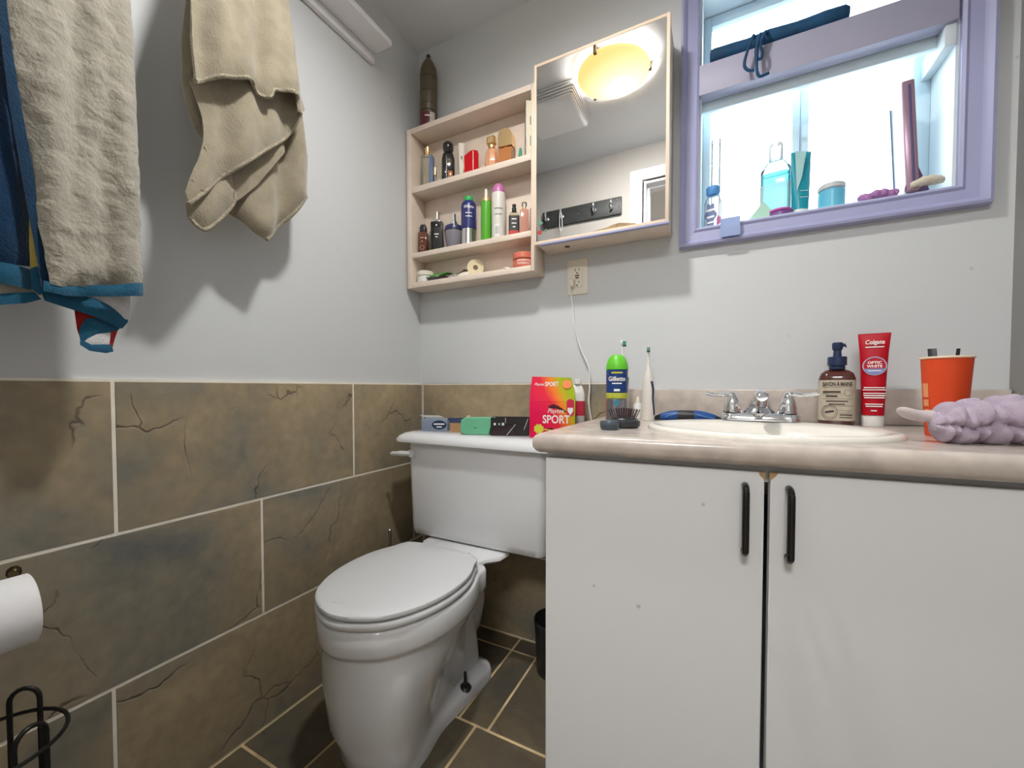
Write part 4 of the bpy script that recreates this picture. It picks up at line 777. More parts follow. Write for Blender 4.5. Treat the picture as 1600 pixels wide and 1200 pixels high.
item('black_carton', 'torn black carton with white corner lines lying on the tank lid', 'carton', .482, -.155, TZ, [('carton', pm('black_card', (.018, .016, .017), .45), 'F', lambda bm: open_carton(bm, .118, .055, .056)), ('side_flap', pm('plum_black_card', (.03, .012, .018), .45), 'F', lambda bm: loft(bm, [[(-.060, -.0278, .0005), (.02, -.0278, .0005), (.02, -.0288, .0005), (-.060, -.0288, .0005)], [(-.045, -.036, .030), (.015, -.040, .036), (.015, -.041, .036), (-.045, -.037, .030)]])), *[('corner_line', LTXT, 'F', lambda bm, q=q: tube(bm, list(q), .0008, 6)) for q in (((-.012, -.0282, .056), (-.012, -.0282, .040)), ((.02, -.040, .036), (-.008, -.030, .002)), ((.058, -.0282, .053), (.046, -.0282, .020)))]], rz=20, texts=[('-', .014, LTXT, (-.046, -.0283, .036)), ('-', .012, pm('mint_print', (.3, .6, .5)), (-.032, -.0283, .036)), ('-', .016, LTXT, (-.020, -.0283, .036))])
# pink carton
def pink_mat():
    m = bpy.data.materials.new('pink_lime_card'); m.use_nodes = True; nt = m.node_tree; N = nt.nodes.new; L = nt.links.new; b = nt.nodes['Principled BSDF']
    tc = N('ShaderNodeTexCoord'); mp = N('ShaderNodeMapping'); mp.inputs['Rotation'].default_value = (0, R(22), 0); L(tc.outputs['Object'], mp.inputs['Vector'])
    sx = N('ShaderNodeSeparateXYZ'); L(mp.outputs[0], sx.inputs[0])
    n = N('ShaderNodeTexNoise'); n.inputs['Scale'].default_value = 14; L(tc.outputs['Object'], n.inputs['Vector'])
    ad = N('ShaderNodeMath'); ad.operation = 'MULTIPLY_ADD'; ad.inputs[1].default_value = .035; L(n.outputs['Fac'], ad.inputs[0]); L(sx.outputs['X'], ad.inputs[2])
    mr = N('ShaderNodeMapRange'); mr.inputs['From Min'].default_value = -.06; mr.inputs['From Max'].default_value = .15; L(ad.outputs[0], mr.inputs['Value'])
    r = N('ShaderNodeValToRGB'); e = r.color_ramp.elements; e[0].position = .30; e[0].color = (.72, .005, .075, 1); e[1].position = .85; e[1].color = (.34, .44, .01, 1)
    x = e.new(.52); x.color = (.78, .02, .05, 1); x = e.new(.66); x.color = (.85, .22, .02, 1); x = e.new(.76); x.color = (.50, .42, .01, 1)
    L(mr.outputs[0], r.inputs['Fac']); L(r.outputs['Color'], b.inputs['Base Color']); b.inputs['Roughness'].default_value = .6; b.inputs['Specular IOR Level'].default_value = .2
    return m
PKM = pink_mat()
pk = thing('hygiene_carton', 'hot pink and lime carton with folded top flap on the tank lid', 'carton', (.620, -.140, TZ + .0005), 17)
part('carton', pk, PKM, box, -.068, .068, -.028, .028, 0, .108, .001)
part('top_flap', pk, PKM, lambda bm: loft(bm, [[(-.068, -.028, .1085), (.068, -.028, .1085), (.068, .028, .1085), (-.068, .028, .1085)], [(-.067, -.020, .140), (.067, -.020, .140), (.067, .0, .140), (-.067, .0, .140)], [(-.062, -.012, .184), (.056, -.012, .180), (.056, -.0105, .180), (-.062, -.0105, .184)]]))
ftilt = math.degrees(math.atan2(.008, .042))
text('Playtex', .020, LTXT, pk, (.010, -.0284, .080), shear=.35, wide=.85); text('SPORT', .034, LTXT, pk, (.012, -.0284, .054), wide=.80, bold=.0006)
text('Playtex', .012, LTXT, pk, (-.040, -.0170, .160), tilt=-11, shear=.35, wide=.85); text('SPORT', .019, LTXT, pk, (-.002, -.0168, .160), tilt=-11, wide=.72, bold=.0003)
for q_ in ([(-.012, .095), (.004, .101), (.018, .096), (.030, .088), (.045, .078), (.044, .075), (.026, .083), (.010, .088), (-.006, .086)], [(-.020, .010), (-.010, .018), (-.002, .012), (.016, .010), (.020, .016), (.010, .020), (.0, .030), (-.014, .028)]): part('runner_print', pk, pm('dark_maroon', (.07, .005, .015), .5), patch, q_, -.0283, smooth=0)
part('badge', pk, pm('badge_red', (.60, .02, .08), .4), lambda bm: loft(bm, [[(.054 + x, yy, .090 + z) for x, z in rrect(.022, .052, .010, 5)] for yy in (-.0280, -.0284)]))
part('shield', pk, LTXT, lambda bm: patch(bm, [(.046, .090), (.062, .090), (.062, .080), (.054, .068), (.046, .080)], -.0286), smooth=0)
part('flower_print', pk, pm('lime_print', (.62, .60, .05), .4), lambda bm: (patch(bm, [(-.040 + (.013 + .003 * (k % 2)) * math.cos(k * math.pi / 8), .026 + (.013 + .003 * (k % 2)) * math.sin(k * math.pi / 8)) for k in range(16)], -.0284), patch(bm, [(-.026, .027), (.02, .020), (.02, .017), (-.026, .023)], -.0285)), smooth=0)
part('orange_dot', pk, pm('orange_print', (.80, .20, .02), .4), lambda bm: loft(bm, [[(.044 + .0135 * math.cos(k * math.pi / 10), -.0172 + dy - .19 * .017 * -math.sin(k * math.pi / 10), .160 + .0135 * math.sin(k * math.pi / 10)) for k in range(20)] for dy in (0, -.0006)]))
wb_ = item('mouth_rinse_bottle', 'translucent white bottle with red label behind the pink carton', 'bottle', .672, -.060, TZ, [('bottle', glassy('milky_plastic', (.86, .86, .85), .75, .2), 'P', .046, .030, .008, [(0, .001), (.002, 0), (.130, 0), (.150, .006), (.160, .012)]), ('label', pm('dark_red_print', (.48, .02, .05), .4), 'P', .0465, .0305, .008, [(.062, 0), (.108, 0)]), ('lower_label', pm('grey_label', (.42, .40, .395), .4), 'P', .0465, .0305, .008, [(.010, 0), (.0618, 0)]), ('cap', WHITEP, 'L', cyl(.012, .1605, .178))])

# ================================================================== ON THE COUNTER
def counter(name, label, cat, x, y, parts, **k): return item(name, label, cat, x, y, CZ, parts, **k)
counter('shave_gel_can', 'blue shaving gel can with lime green cap standing on the counter', 'can', .837, -.245, [
    ('can', pm('pewter_base', (.34, .34, .37), .25, metal=.8), 'L', cyl(.0272, 0, .062)), ('lime_band', pm('lime_band', (.46, .50, .06), .3), 'L', cyl(.0274, .0622, .077)), ('sleeve', pm('cobalt', (.015, .05, .20), .25), 'L', cyl(.0274, .0772, .136)),
    ('cap', pm('lime_cap', (.13, .55, .03), .35), 'L', [(0, .1362), (.0278, .1362), (.0278, .143), (.0265, .152), (.021, .166), (.013, .174), (.010, .173), (0, .171)]), ('drop_print', pm('aqua_print', (.02, .25, .38), .4), 'F', lambda bm: loft(bm, [[((.0277) * math.sin(a), -.0277 * math.cos(a), z) for a in (-w, 0, w)] for z, w in ((.044, .02), (.048, .16), (.054, .20), (.064, .01))], closed=False))],
    texts=[('Gillette', .0155, LTXT, (0, 0, .112), dict(bend=.0279, bold=.0004)), ('---------', .006, LTXT, (0, 0, .101), dict(bend=.0279)), ('---', .011, LTXT, (.0, 0, .084), dict(bend=.0279)), ('---------', .007, pm('yellow_print_ink', (.62, .62, .05)), (0, 0, .128), dict(bend=.0279, bold=.0004))])
hb = thing('hairbrush', 'black oval hairbrush lying bristles up on the counter', 'hairbrush', (.880, -.368, CZ + .0004), 15)
part('pad_base', hb, mat('graphite', (.035, .037, .042), .3), lambda bm: loft(bm, [[(.036 * s * math.cos(k * math.pi / 18), .030 * s * math.sin(k * math.pi / 18), z) for k in range(36)] for s, z in ((.80, 0), (.97, .004), (1, .010), (.96, .016), (.8, .019))]))
part('cushion', hb, BLACKP, lambda bm: loft(bm, [[(.029 * s * math.cos(k * math.pi / 18), .024 * s * math.sin(k * math.pi / 18), z) for k in range(36)] for s, z in ((1, .019), (.9, .022), (.5, .0245), (.05, .025))]))
def bristles(bm):
    for i in range(-3, 4):
        for j in range(-2, 3):
            x, yy = i * .0088 + (j % 2) * .0044, j * .0092
            if (x / .028) ** 2 + (yy / .023) ** 2 < 1:
                lathe(bm, [(.0011, .022), (.0009, .042), (.0013, .0445)], 6, (x, yy))
                vs = bm.verts[:] if False else None
br = part('bristles', hb, mat('plum_bristle', (.05, .018, .028), .4), bristles)
for v in br.data.vertices:
    k = (v.co.z - .022) / .02; v.co.x += v.co.x * .28 * k; v.co.y += v.co.y * .28 * k; v.co.z -= .35 * k * (abs(v.co.x) * .3)
part('handle', hb, MATS['graphite'], lambda bm: tube(bm, smooth_path([(.0, .024, .010), (.003, .045, .009), (.006, .075, .009), (.008, .105, .009)], 4), [.010, .0095, .009, .0085, .008, .0078, .0078, .008, .0085, .009, .009, .008, .004], 12))
counter('hair_wax_tin', 'small dark blue-grey oval tin in front of the hairbrush', 'tin', .862, -.428, [('tin', pm('slate_blue', (.055, .075, .095), .25), 'O', 1, .8, [(0, 0), (.017, 0), (.0195, .004), (.0200, .010), (.0200, .0105)]), ('lid', pm('slate_blue_lid', (.07, .09, .11), .3), 'O', 1, .8, [(0, .0107), (.0204, .0107), (.0204, .015), (.018, .0195), (.010, .021), (0, .0212)])])
counter('eye_drop_bottle', 'tiny white dropper bottle beside the electric toothbrush', 'bottle', .862, -.080, [('bottle', WHITEP, 'L', [(0, 0), (.012, 0), (.0125, .002), (.0125, .038), (.009, .045), (0, .045)]), ('cap', CREAMP, 'L', [(0, .0452), (.0068, .0452), (.0065, .050), (.0048, .058), (.004, .064), (0, .0645)])])
def toothbrush(name, label, x, y, h, tipm, lean=0):
    t = thing(name, label, 'toothbrush', (x, y, CZ + .0004), face(x, y))
    k = h / .207
    part('body', t, pm('ivory_handle', (.72, .68, .62), .3), lathe, [(0, 0), (.0175, 0), (.018, .003), (.0178, .030 * k), (.0172, .075 * k), (.0150, .105 * k), (.0105, .130 * k), (.0065, .142 * k), (0, .142 * k)], 24)
    part('grip', t, NAVY, lambda bm: tube(bm, smooth_path([(.009, -.0135, .108 * k), (.013, -.0115, .085 * k), (.0125, -.0120, .060 * k), (.0150, -.0095, .03 * k), (.0155, -.0085, .015 * k)], 5), .003, 8))
    part('neck', t, pm('neck_white', (.78, .76, .72), .35), lathe, [(0, .1422 * k), (.006, .1422 * k), (.0048, .155 * k), (.0035, .175 * k), (.0032, .195 * k), (0, .195 * k)], 16)
    hd = part('brush_head', t, MATS['neck_white'], lambda bm: loft(bm, [[(.0062 * math.cos(q * math.pi / 10), yy, .198 * k + .009 * math.sin(q * math.pi / 10)) for q in range(20)] for yy in (-.001, .004)]))
    part('bristles', hd, tipm, lambda bm: [box(bm, xx, xx + .0022, -.0095, -.0010, .198 * k + zz, .198 * k + zz + .0028) for xx in (-.0045, -.0015, .0015) for zz in (-.006, -.0022, .0018)], smooth=0)
    part('lower_bristles', hd, NAVY, lambda bm: [box(bm, xx, xx + .0022, -.0100, -.0010, .1895 * k + zz, .1895 * k + zz + .0020) for xx in (-.004, -.0012, .0016) for zz in (-.001, .0012)], smooth=0)
    return t
t1 = toothbrush('electric_toothbrush', 'white electric toothbrush with navy grip strip standing by the sink', .897, -.125, .207, pm('teal_bristle', (.20, .45, .36), .6)); t1.rotation_euler.z = R(face(.897, -.125) - 2)
t2 = toothbrush('electric_toothbrush', 'taller white electric toothbrush standing behind the shaving can', .818, -.085, .232, pm('green_bristle', (.05, .34, .26), .6)); t2.rotation_euler.z = R(face(.818, -.085) + 75)
# curved black and blue grooming tool
gt = thing('razor_case', 'low curved black case with two blue panels behind the sink rim', 'case', (.995, -.098, CZ + .0004), face(.995, -.098))
def arch(bm, x0, x1, r0, off=0, wdt=1):
    n = 18; rings = []
    for i in range(n + 1):
        x = x0 + (x1 - x0) * i / n; u = x / .083
        h = (.0285 * (1 - abs(u) ** 2.4 * .62)) * r0; d = .013 * (1 - .5 * abs(u) ** 3) * r0 * wdt
        rings.append([(x, off + d * math.cos(k * math.pi / 8), max(.0002, h * .5 + h * .5 * math.sin(k * math.pi / 8))) for k in range(16)])
    loft(bm, rings)
part('shell', gt, BLACKP, arch, -.083, .083, 1.0)
part('blue_panel', gt, pm('bright_blue', (.008, .07, .28), .4), arch, -.068, -.024, 1.03, -.0012); part('blue_panel', gt, MATS['bright_blue'], arch, .018, .070, 1.03, -.0012)
part('outline', gt, pm('sky_line', (.25, .55, .80), .4), lambda bm: (tube(bm, smooth_path([(-.055, -.0148, .010), (-.040, -.0154, .016), (-.028, -.0154, .020)], 4), .0006, 6), tube(bm, smooth_path([(.066, -.0145, .009), (.045, -.0154, .013), (.024, -.0154, .018)], 4), .0006, 6)))
# faucet
fc = thing('faucet', 'chrome centerset faucet with two lever handles on the sink deck', 'faucet', (SX + .012, -.142, CZ + .0103), face(SX, -.13) * .4)
part('base', fc, CHROME, lambda bm: loft(bm, [[(x, yy, z) for x, yy in rrect(.170 - 2 * i, .052 - 2 * i, .022, 6)] for z, i in ((0, 0), (.014, .002), (.018, .006), (.0185, .012))]), smooth=40)
for s in (-1, 1):
    hd = part('handle', fc, CHROME, lathe, [(0, .019), (.0215, .019), (.0215, .023), (.0195, .024), (.0185, .034), (.0150, .048), (.0105, .060), (.006, .066), (0, .067)], 24, (s * .058, 0))
    part('lever', hd, CHROME, tube, smooth_path([(s * .055, 0, .060), (s * .066, -.002, .0645), (s * .085, -.004, .0625), (s * .105, -.006, .064), (s * .116, -.007, .067)], 5), [.0085] * 5 + [.0065] * 5 + [.0045] * 5 + [.005] * 5 + [.0055])
part('spout', fc, CHROME, lambda bm: loft(bm, [[(w * math.cos(k * math.pi / 12), yy + h * math.sin(k * math.pi / 12) * .35, z + h * math.sin(k * math.pi / 12)) for k in range(24)] for yy, z, w, h in ((.012, .020, .034, .010), (.006, .036, .024, .012), (-.008, .052, .0175, .0125), (-.035, .062, .0150, .012), (-.065, .064, .0140, .012), (-.085, .062, .0135, .012), (-.094, .060, .010, .009))]), smooth=60)
part('aerator', fc, CHROME, lathe, [(0, .036), (.0095, .036), (.0115, .037), (.0118, .048), (.0110, .058), (0, .058)], 20, (0, -.078))
part('aerator_screen', fc, BLACKP, lathe, [(0, .0352), (.0088, .0352), (.0088, .0359), (0, .0359)], 20, (0, -.078))
# hand soap
so = counter('hand_soap_bottle', 'amber hand soap bottle with kraft label and navy pump', 'soap', 1.323, -.078, [
    ('bottle', pm('amber_plastic', (.085, .022, .016), .12, coat=.5), 'P', .070, .042, .018, [(0, .002), (.003, 0), (.112, 0), (.124, .004), (.131, .012), (.133, .018)]),
    ('label', pm('kraft_label', (.52, .46, .36), .7, noise_amt=.08, nscale=60), 'P', .0706, .0426, .0183, [(.012, 0), (.108, 0)]),
    ('neck', NAVY, 'L', cyl(.0155, .1332, .143)), ('collar', NAVY, 'L', [(0, .1432), (.0185, .1432), (.0185, .163), (.017, .164), (0, .164)]), ('stem', NAVY, 'L', [(0, .1642), (.0085, .1642), (.0075, .178), (.0095, .181), (.0105, .184), (.0105, .196), (.009, .198), (0, .198)]), ('nozzle', NAVY, 'F', lambda bm: loft(bm, [[(x, .004 * math.cos(k * math.pi / 5), z + .004 * math.sin(k * math.pi / 5)) for k in range(10)] for x, z in ((.006, .192), (.014, .191), (.0165, .187))]))],
    rz=-9)
DK = pm('brown_print', (.07, .05, .04), .7)
text('SAVON À MAINS', .0135, DK, so, (0, -.0216, .098), wide=.54, bold=.0005); text('--------------', .0085, DK, so, (-.010, -.0216, .080), wide=.6); text('---------', .008, DK, so, (-.010, -.0216, .070), wide=.65); text('-----------------', .0052, DK, so, (0, -.0216, .058)); text('-------------', .005, DK, so, (.0, -.0216, .051))
part('label_rule', so, DK, lambda bm: [box(bm, a, b, -.0217, -.0210, z, z + .0004) for a, b, z in ((-.029, .029, .091), (-.029, .014, .0755), (-.029, .029, .064), (-.029, .029, .047), (.004, .029, .036), (.004, .029, .030))], smooth=0)
part('label_seal', so, DK, lambda bm: (tube(bm, [(-.0135 + .0145 * math.cos(k * math.pi / 16), -.0215, .032 + .017 * math.sin(k * math.pi / 16)) for k in range(32)], .0005, 6, True), tube(bm, [(-.0135 + .0115 * math.cos(k * math.pi / 16), -.0215, .032 + .013 * math.sin(k * math.pi / 16)) for k in range(32)], .0003, 6, True)))
text('----', .009, DK, so, (-.0135, -.0217, .033), shear=.3, roll=12); text('----------', .005, DK, so, (.017, -.0216, .026), bold=.0002); text('--------------', .0036, DK, so, (.0165, -.0216, .020), bold=.0002)
part('frame_stamp', so, DK, lambda bm: [tube(bm, [(.021 + x, -.0215, .078 + z) for x, z in rrect(.014, .014, .003, 3)], .0003, 5, True)])
# toothpaste
tq = thing('toothpaste_tube', 'red toothpaste tube standing on its white cap by the backsplash', 'toothpaste', (1.392, -.072, CZ + .0004), -8)
TUBEM = pm('toothpaste_red', (.46, .004, .016), .42, spec=.3)
part('cap', tq, WHITEP, lambda bm: loft(bm, [[(r * math.cos(k * math.pi / 18), .82 * r * math.sin(k * math.pi / 18), z) for k in range(36)] for r, z in ((.0190, 0), (.0200, .002), (.0204, .024), (.0195, .026))]))
TS = [(.0205, .0180, .0262), (.0215, .0175, .07), (.0232, .0145, .12), (.0256, .010, .17), (.0284, .0035, .205), (.0290, .0012, .212), (.0290, .0010, .2165)]
part('tube', tq, TUBEM, lambda bm: loft(bm, [[(w * math.copysign(abs(math.cos(k * math.pi / 18)) ** .8, math.cos(k * math.pi / 18)), d * math.copysign(abs(math.sin(k * math.pi / 18)) ** .8, math.sin(k * math.pi / 18)), z) for k in range(36)] for w, d, z in TS]), smooth=60)
def tube_y(z):
    for (w0, d0, z0), (w1, d1, z1) in zip(TS, TS[1:]):
        if z0 <= z <= z1: return -(d0 + (d1 - d0) * (z - z0) / (z1 - z0)) - .0012
    return -.02
def tt(s, size, z, x=0, **k): text(s, size, LTXT, tq, (x, tube_y(z) - .0004, z), tilt=-5, **k)
text('Colgate', .0140, LTXT, tq, (0, tube_y(.194) - .0026, .195), tilt=-10.5, shear=.12, bold=.0002, wide=.78); text('-----------------', .0042, LTXT, tq, (0, tube_y(.184) - .0010, .184), tilt=-10)
ov = part('oval_badge', tq, pm('badge_blue', (.20, .24, .48), .4), lambda bm: loft(bm, [[(.0205 * math.cos(k * math.pi / 18), tube_y(.140 + .021 * math.sin(k * math.pi / 18)) + dy, .140 + .021 * math.sin(k * math.pi / 18)) for k in range(36)] for dy in (0.0006, -.0004)]))
part('badge_field', ov, TUBEM, lambda bm: loft(bm, [[(x * .0190, tube_y(.140 + z * .019) + dy, .140 + z * .019) for x, z in [(math.cos(a), math.sin(a)) for a in [R(-18) + k * R(216) / 16 for k in range(17)]]] for dy in (-.0002, -.0007)]))
part('badge_rim', ov, SILVER, lambda bm: tube(bm, [(.0207 * math.cos(k * math.pi / 20), tube_y(.140 + .0212 * math.sin(k * math.pi / 20)) - .0003, .140 + .0212 * math.sin(k * math.pi / 20)) for k in range(40)], .0006, 6, True))
text('OPTIC', .0085, LTXT, tq, (0, tube_y(.147) - .0012, .1475), tilt=-4, bold=.0003); text('WHITE', .0085, LTXT, tq, (0, tube_y(.140) - .0012, .1390), tilt=-4, bold=.0003); text('--------------', .0038, LTXT, tq, (0, tube_y(.130) - .0008, .1290), tilt=-4)
for s, z, q in (('-------------------', .0042, .090), ('----------------------', .0040, .085), ('----------------------', .0038, .077), ('-----------------', .0048, .072), ('----------------', .0048, .067), ('---------------', .0045, .052), ('--------------', .0045, .047), ('-----', .0045, .037)): tt(s, z, q)
# orange paper cup with brushes
cu_ = thing('paper_cup', 'orange paper cup with pale rim behind the lavender headband', 'cup', (1.445, -.262, CZ + .0004), face(1.452, -.262))
ORG = pm('orange_card', (.66, .060, .008), .5)
part('wall', cu_, ORG, lambda bm: (loft(bm, [[(r * math.cos(k * math.pi / 24), r * math.sin(k * math.pi / 24), z) for k in range(48)] for r, z in ((.0258, 0), (.0262, .003), (.0345, .144), (.0337, .144), (.0254, .006), (.001, .005))], True, True)), smooth=50)
part('rolled_rim', cu_, pm('rim_cream', (.78, .60, .44), .5), lambda bm: tube(bm, [(.0345 * math.cos(k * math.pi / 24), .0345 * math.sin(k * math.pi / 24), .145) for k in range(48)], .0022, 8, True))
PALE = pm('pale_orange_print', (.78, .30, .12), .5)
def wrap(bm, a0, a1, z0, z1, off=.0006):
    def rr(z): return .0262 + (.0345 - .0262) * (z - .003) / .141 + off
    loft(bm, [[(rr(z) * math.sin(R(a0 + (a1 - a0) * k / 6)), -rr(z) * math.cos(R(a0 + (a1 - a0) * k / 6)), z) for k in range(7)] for z in (z0, z1)], closed=False)
part('print_block', cu_, PALE, wrap, -68, -44, .072, .098); part('print_block', cu_, PALE, wrap, -66, -44, .055, .068); part('print_block', cu_, PALE, wrap, -64, -44, .036, .050)
for nm, lb, x, y, lean, ln in (('makeup_brush', 'flat black brush handle leaning in the orange cup', -.010, .012, -.07, .158), ('makeup_brush', 'thin black stick leaning at the far side of the orange cup', .010, .010, .07, .156)):
    b_ = thing(nm, lb, 'brush', (1.445 + x * .6, -.262 + y * .6, CZ + .0062), face(1.452, -.262))
    if x < 0: part('handle', b_, BLACKP, lambda bm: (box(bm, -.006, .006, -.0025, .0025, .0, ln, .001), [setattr(v, 'co', v.co + Vector((lean * v.co.z, 0, 0))) for v in bm.verts]))
    else: part('handle', b_, BLACKP, tube, [(0, 0, 0), (lean * ln * .5, 0, ln * .5), (lean * ln, 0, ln)], [.002, .003, .0026])
# plush headband
hbnd = thing('plush_headband', 'lavender plush ruched headband lying at the end of the counter', 'headband', (1.438, -.385, CZ + .0004), 14)
LPL = mat('lavender_plush', (.47, .39, .48), .95, noise_amt=.10, nscale=60, bump=.4, bscale=420, sheen=.15, spec=.05)
def plush(bm):
    nL, nA = 120, 48; rings = []
    for i in range(nL + 1):
        u = i / nL; x = -.060 + u * .215
        env = math.sin(min(u / .12, 1) * math.pi / 2) ** .6 if u < .12 else (1 if u < .92 else math.cos((u - .92) / .08 * math.pi / 2) ** .6 if u < .999 else .03)
        env = max(env, .03); ring = []
        for k in range(nA):
            a = 2 * math.pi * k / nA; c, s = math.cos(a), math.sin(a)
            cr = 1.0
            for q, sl in ((.045, .01), (.085, -.02), (.15, .03), (.235, -.035), (.33, .02), (.42, -.05), (.53, .02), (.62, .06), (.72, -.04), (.83, .02)):
                d = u - (q + sl * s); cr -= .25 * math.exp(-(d / .017) ** 2)
            cr -= .34 * math.exp(-((a - math.pi * 1.06 + .14 * math.sin(u * 23)) / .17) ** 2) + .14 * math.exp(-((a - math.pi * .62 - .2 * math.sin(u * 17)) / .14) ** 2)
            cr += .05 * noise.noise(Vector((u * 14, c * 1.5, s * 1.5)))
            h = .033 + .008 * min(1, u * 2)
            ring.append((x, .036 * c * cr * env + .012 * math.sin(u * 5), max(.0003, h * .93 + h * s * cr * env)))
        rings.append(ring)
    loft(bm, rings)
part('band', hbnd, LPL, plush, smooth=80)
def tail(bm):
    rings = []
    for i in range(25):
        u = i / 24; x = -.048 - u * .050; z = .042 + .012 * u - .004 * math.sin(u * 3); w = .013 * (1 - .0 * u) * max(.05, math.sin(math.pi * min(1, (1 - u) * 3 + .0) / 2) ** .5); h = .0085 * max(.05, math.sin(math.pi * min(1, (1 - u) * 3) / 2) ** .5) * (1.2 - .2 * u)
        rings.append([(x, .018 + w * math.cos(k * math.pi / 10), z + h * math.sin(k * math.pi / 10) - .5 * (u - .4) * w * math.cos(k * math.pi / 10)) for k in range(20)])
    loft(bm, rings)
part('tail', hbnd, mat('pale_plush', (.58, .50, .50), .95, bump=.4, bscale=420, sheen=.15, spec=.05), tail, smooth=80)

# ================================================================== ON THE WINDOW SILL
SZ = SILL + .0004
item('lotion_bottle', 'small white bottle with blue cap and scalloped label on the sill', 'bottle', 1.050, .058, SZ, [('bottle', glassy('pearl_plastic', (.94, .97, 1), .25, .2), 'P', .046, .026, .010, [(0, .002), (.002, 0), (.085, 0), (.100, .006), (.106, .012)]), ('cap', pm('sky_blue_cap', (.10, .30, .62), .3), 'O', 1, .85, [(0, .1065), (.016, .1065), (.019, .112), (.0195, .128), (.016, .132), (0, .133)]),
    ('label', pm('dusk_label', (.16, .20, .36), .5), 'F', lambda bm: loft(bm, [[(-.006 + (.014 + .003 * math.cos(6 * a)) * math.cos(a), yy, .045 + (.034 + .004 * math.cos(6 * a)) * math.sin(a)) for a in [k * math.pi / 24 for k in range(48)]] for yy in (-.0128, -.0136)])), ('side_print', pm('rose_print', (.42, .12, .26), .5), 'F', lambda bm: patch(bm, [(.010, .012), (.020, .018), (.022, .034), (.014, .042), (.010, .034)], -.0134))],
    rz=0, texts=[('----', .012, LTXT, (-.006, -.0138, .060), dict(roll=8)), ('----', .011, LTXT, (-.006, -.0138, .040), dict(roll=8, bold=.0003)), ('----', .009, LTXT, (-.006, -.0138, .024), dict(roll=8))])
item('clear_tube', 'tall frosted clear tube standing in the window corner', 'tube', 1.056, .092, SZ, [('tube', glassy('frosted_clear', (.93, .95, .96), .22, .3), 'L', cyl(.013, 0, .215)), ('cap', glassy('frosted_cap', (.88, .90, .91), .35, .3), 'L', cyl(.0135, .2152, .285))])
item('mouthwash_bottle', 'clear bottle of aqua mouthwash with white cap on the sill', 'mouthwash', 1.206, .060, SZ, [('liquid', glassy('aqua_liquid', (.30, .86, .90), .25, .05), 'P', .068, .040, .012, [(.001, .002), (.003, .001), (.130, .001), (.134, .004)]), ('bottle', glassy('bottle_clear', (.92, .98, 1), .06), 'P', .072, .044, .014, [(0, .002), (.002, 0), (.140, 0), (.160, .010), (.170, .020)]), ('label', glassy('label_aqua', (.74, .95, .97), .5, .3), 'P', .0725, .0445, .014, [(.020, 0), (.100, 0)]), ('cap', glassy('cap_white', (.90, .92, .92), .6, .3), 'L', [(0, .1705), (.017, .1705), (.0175, .173), (.0165, .212), (.014, .216), (0, .216)])], rz=-8)
item('cream_tube', 'teal squeeze tube standing on its cap by the mullion', 'tube', 1.262, .046, SZ, [('cap', pm('pale_cap', (.70, .74, .72), .4), 'O', 1, .8, cyl(.020, 0, .016)), ('tube', pm('teal_tube', (.01, .30, .38), .3), 'F', lambda bm: loft(bm, [[(w * math.cos(k * math.pi / 16), d * math.sin(k * math.pi / 16), z) for k in range(32)] for w, d, z in ((.0195, .0155, .0162), (.0215, .0145, .06), (.0235, .009, .12), (.025, .001, .172))])), ('clear_panel', pm('pale_teal', (.45, .72, .72), .3), 'F', lambda bm: patch(bm, [(-.022, .168), (.006, .166), (-.004, .100), (-.016, .060)], -.0150)), ('print_line', LTXT, 'F', lambda bm: [box(bm, -.008, .010, -.0160, -.0152, z, z + .0012) for z in (.045, .062)])], rz=18)
item('cosmetic_jar', 'small aqua jar with grey-white lid on the window sill', 'jar', 1.330, .046, SZ, [('jar', pm('aqua_jar', (.13, .50, .68), .3), 'L', cyl(.029, 0, .052, .003)), ('lid', pm('lid_grey', (.58, .60, .62), .4), 'L', cyl(.0295, .0522, .068, .003))])
cr_ = tag(part('mint_card', None, pm('mint_card', (.40, .64, .52), .5), lambda bm: loft(bm, [[(-.040, 0, 0), (.034, .0, 0), (.0, .018, .055)], [(-.040, .0015, 0), (.034, .0015, 0), (.0, .0195, .055)]])), 'mint green card propped in front of the mouthwash', 'card'); cr_.location = (1.176, .018, SZ)
item('compact', 'round pink and purple compact lying on the window sill', 'compact', 1.188, .040, SZ, [('base', pm('violet_plastic', (.18, .08, .26), .3), 'L', cyl(.032, 0, .012)), ('lid', pm('magenta_plastic', (.52, .10, .40), .3), 'L', cyl(.031, .0122, .022, .004))]).location.x = 1.215
cloth_b = tag(part('face_cloth', None, pm('pale_blue_cloth', (.30, .38, .62), .9, bump=.3, bscale=200), lambda bm: loft(bm, [[(x, yy, z) for x in (-.024, -.012, 0, .012, .024)] for yy, z in ((.050, .0030), (.020, .0040), (-.005, .0040), (-.0195, .0035), (-.0235, -.004), (-.0262, -.014), (-.0295, -.022), (-.0330, -.028), (-.0332, -.050), (-.0350, -.050), (-.0350, -.026), (-.0312, -.019), (-.0278, -.010), (-.0250, .002), (-.0200, .0062), (.020, .0062), (.050, .0050))], closed=False)), 'folded pale blue cloth hanging over the window sill edge', 'cloth'); cloth_b.location = (1.094, 0, SILL + .0005)
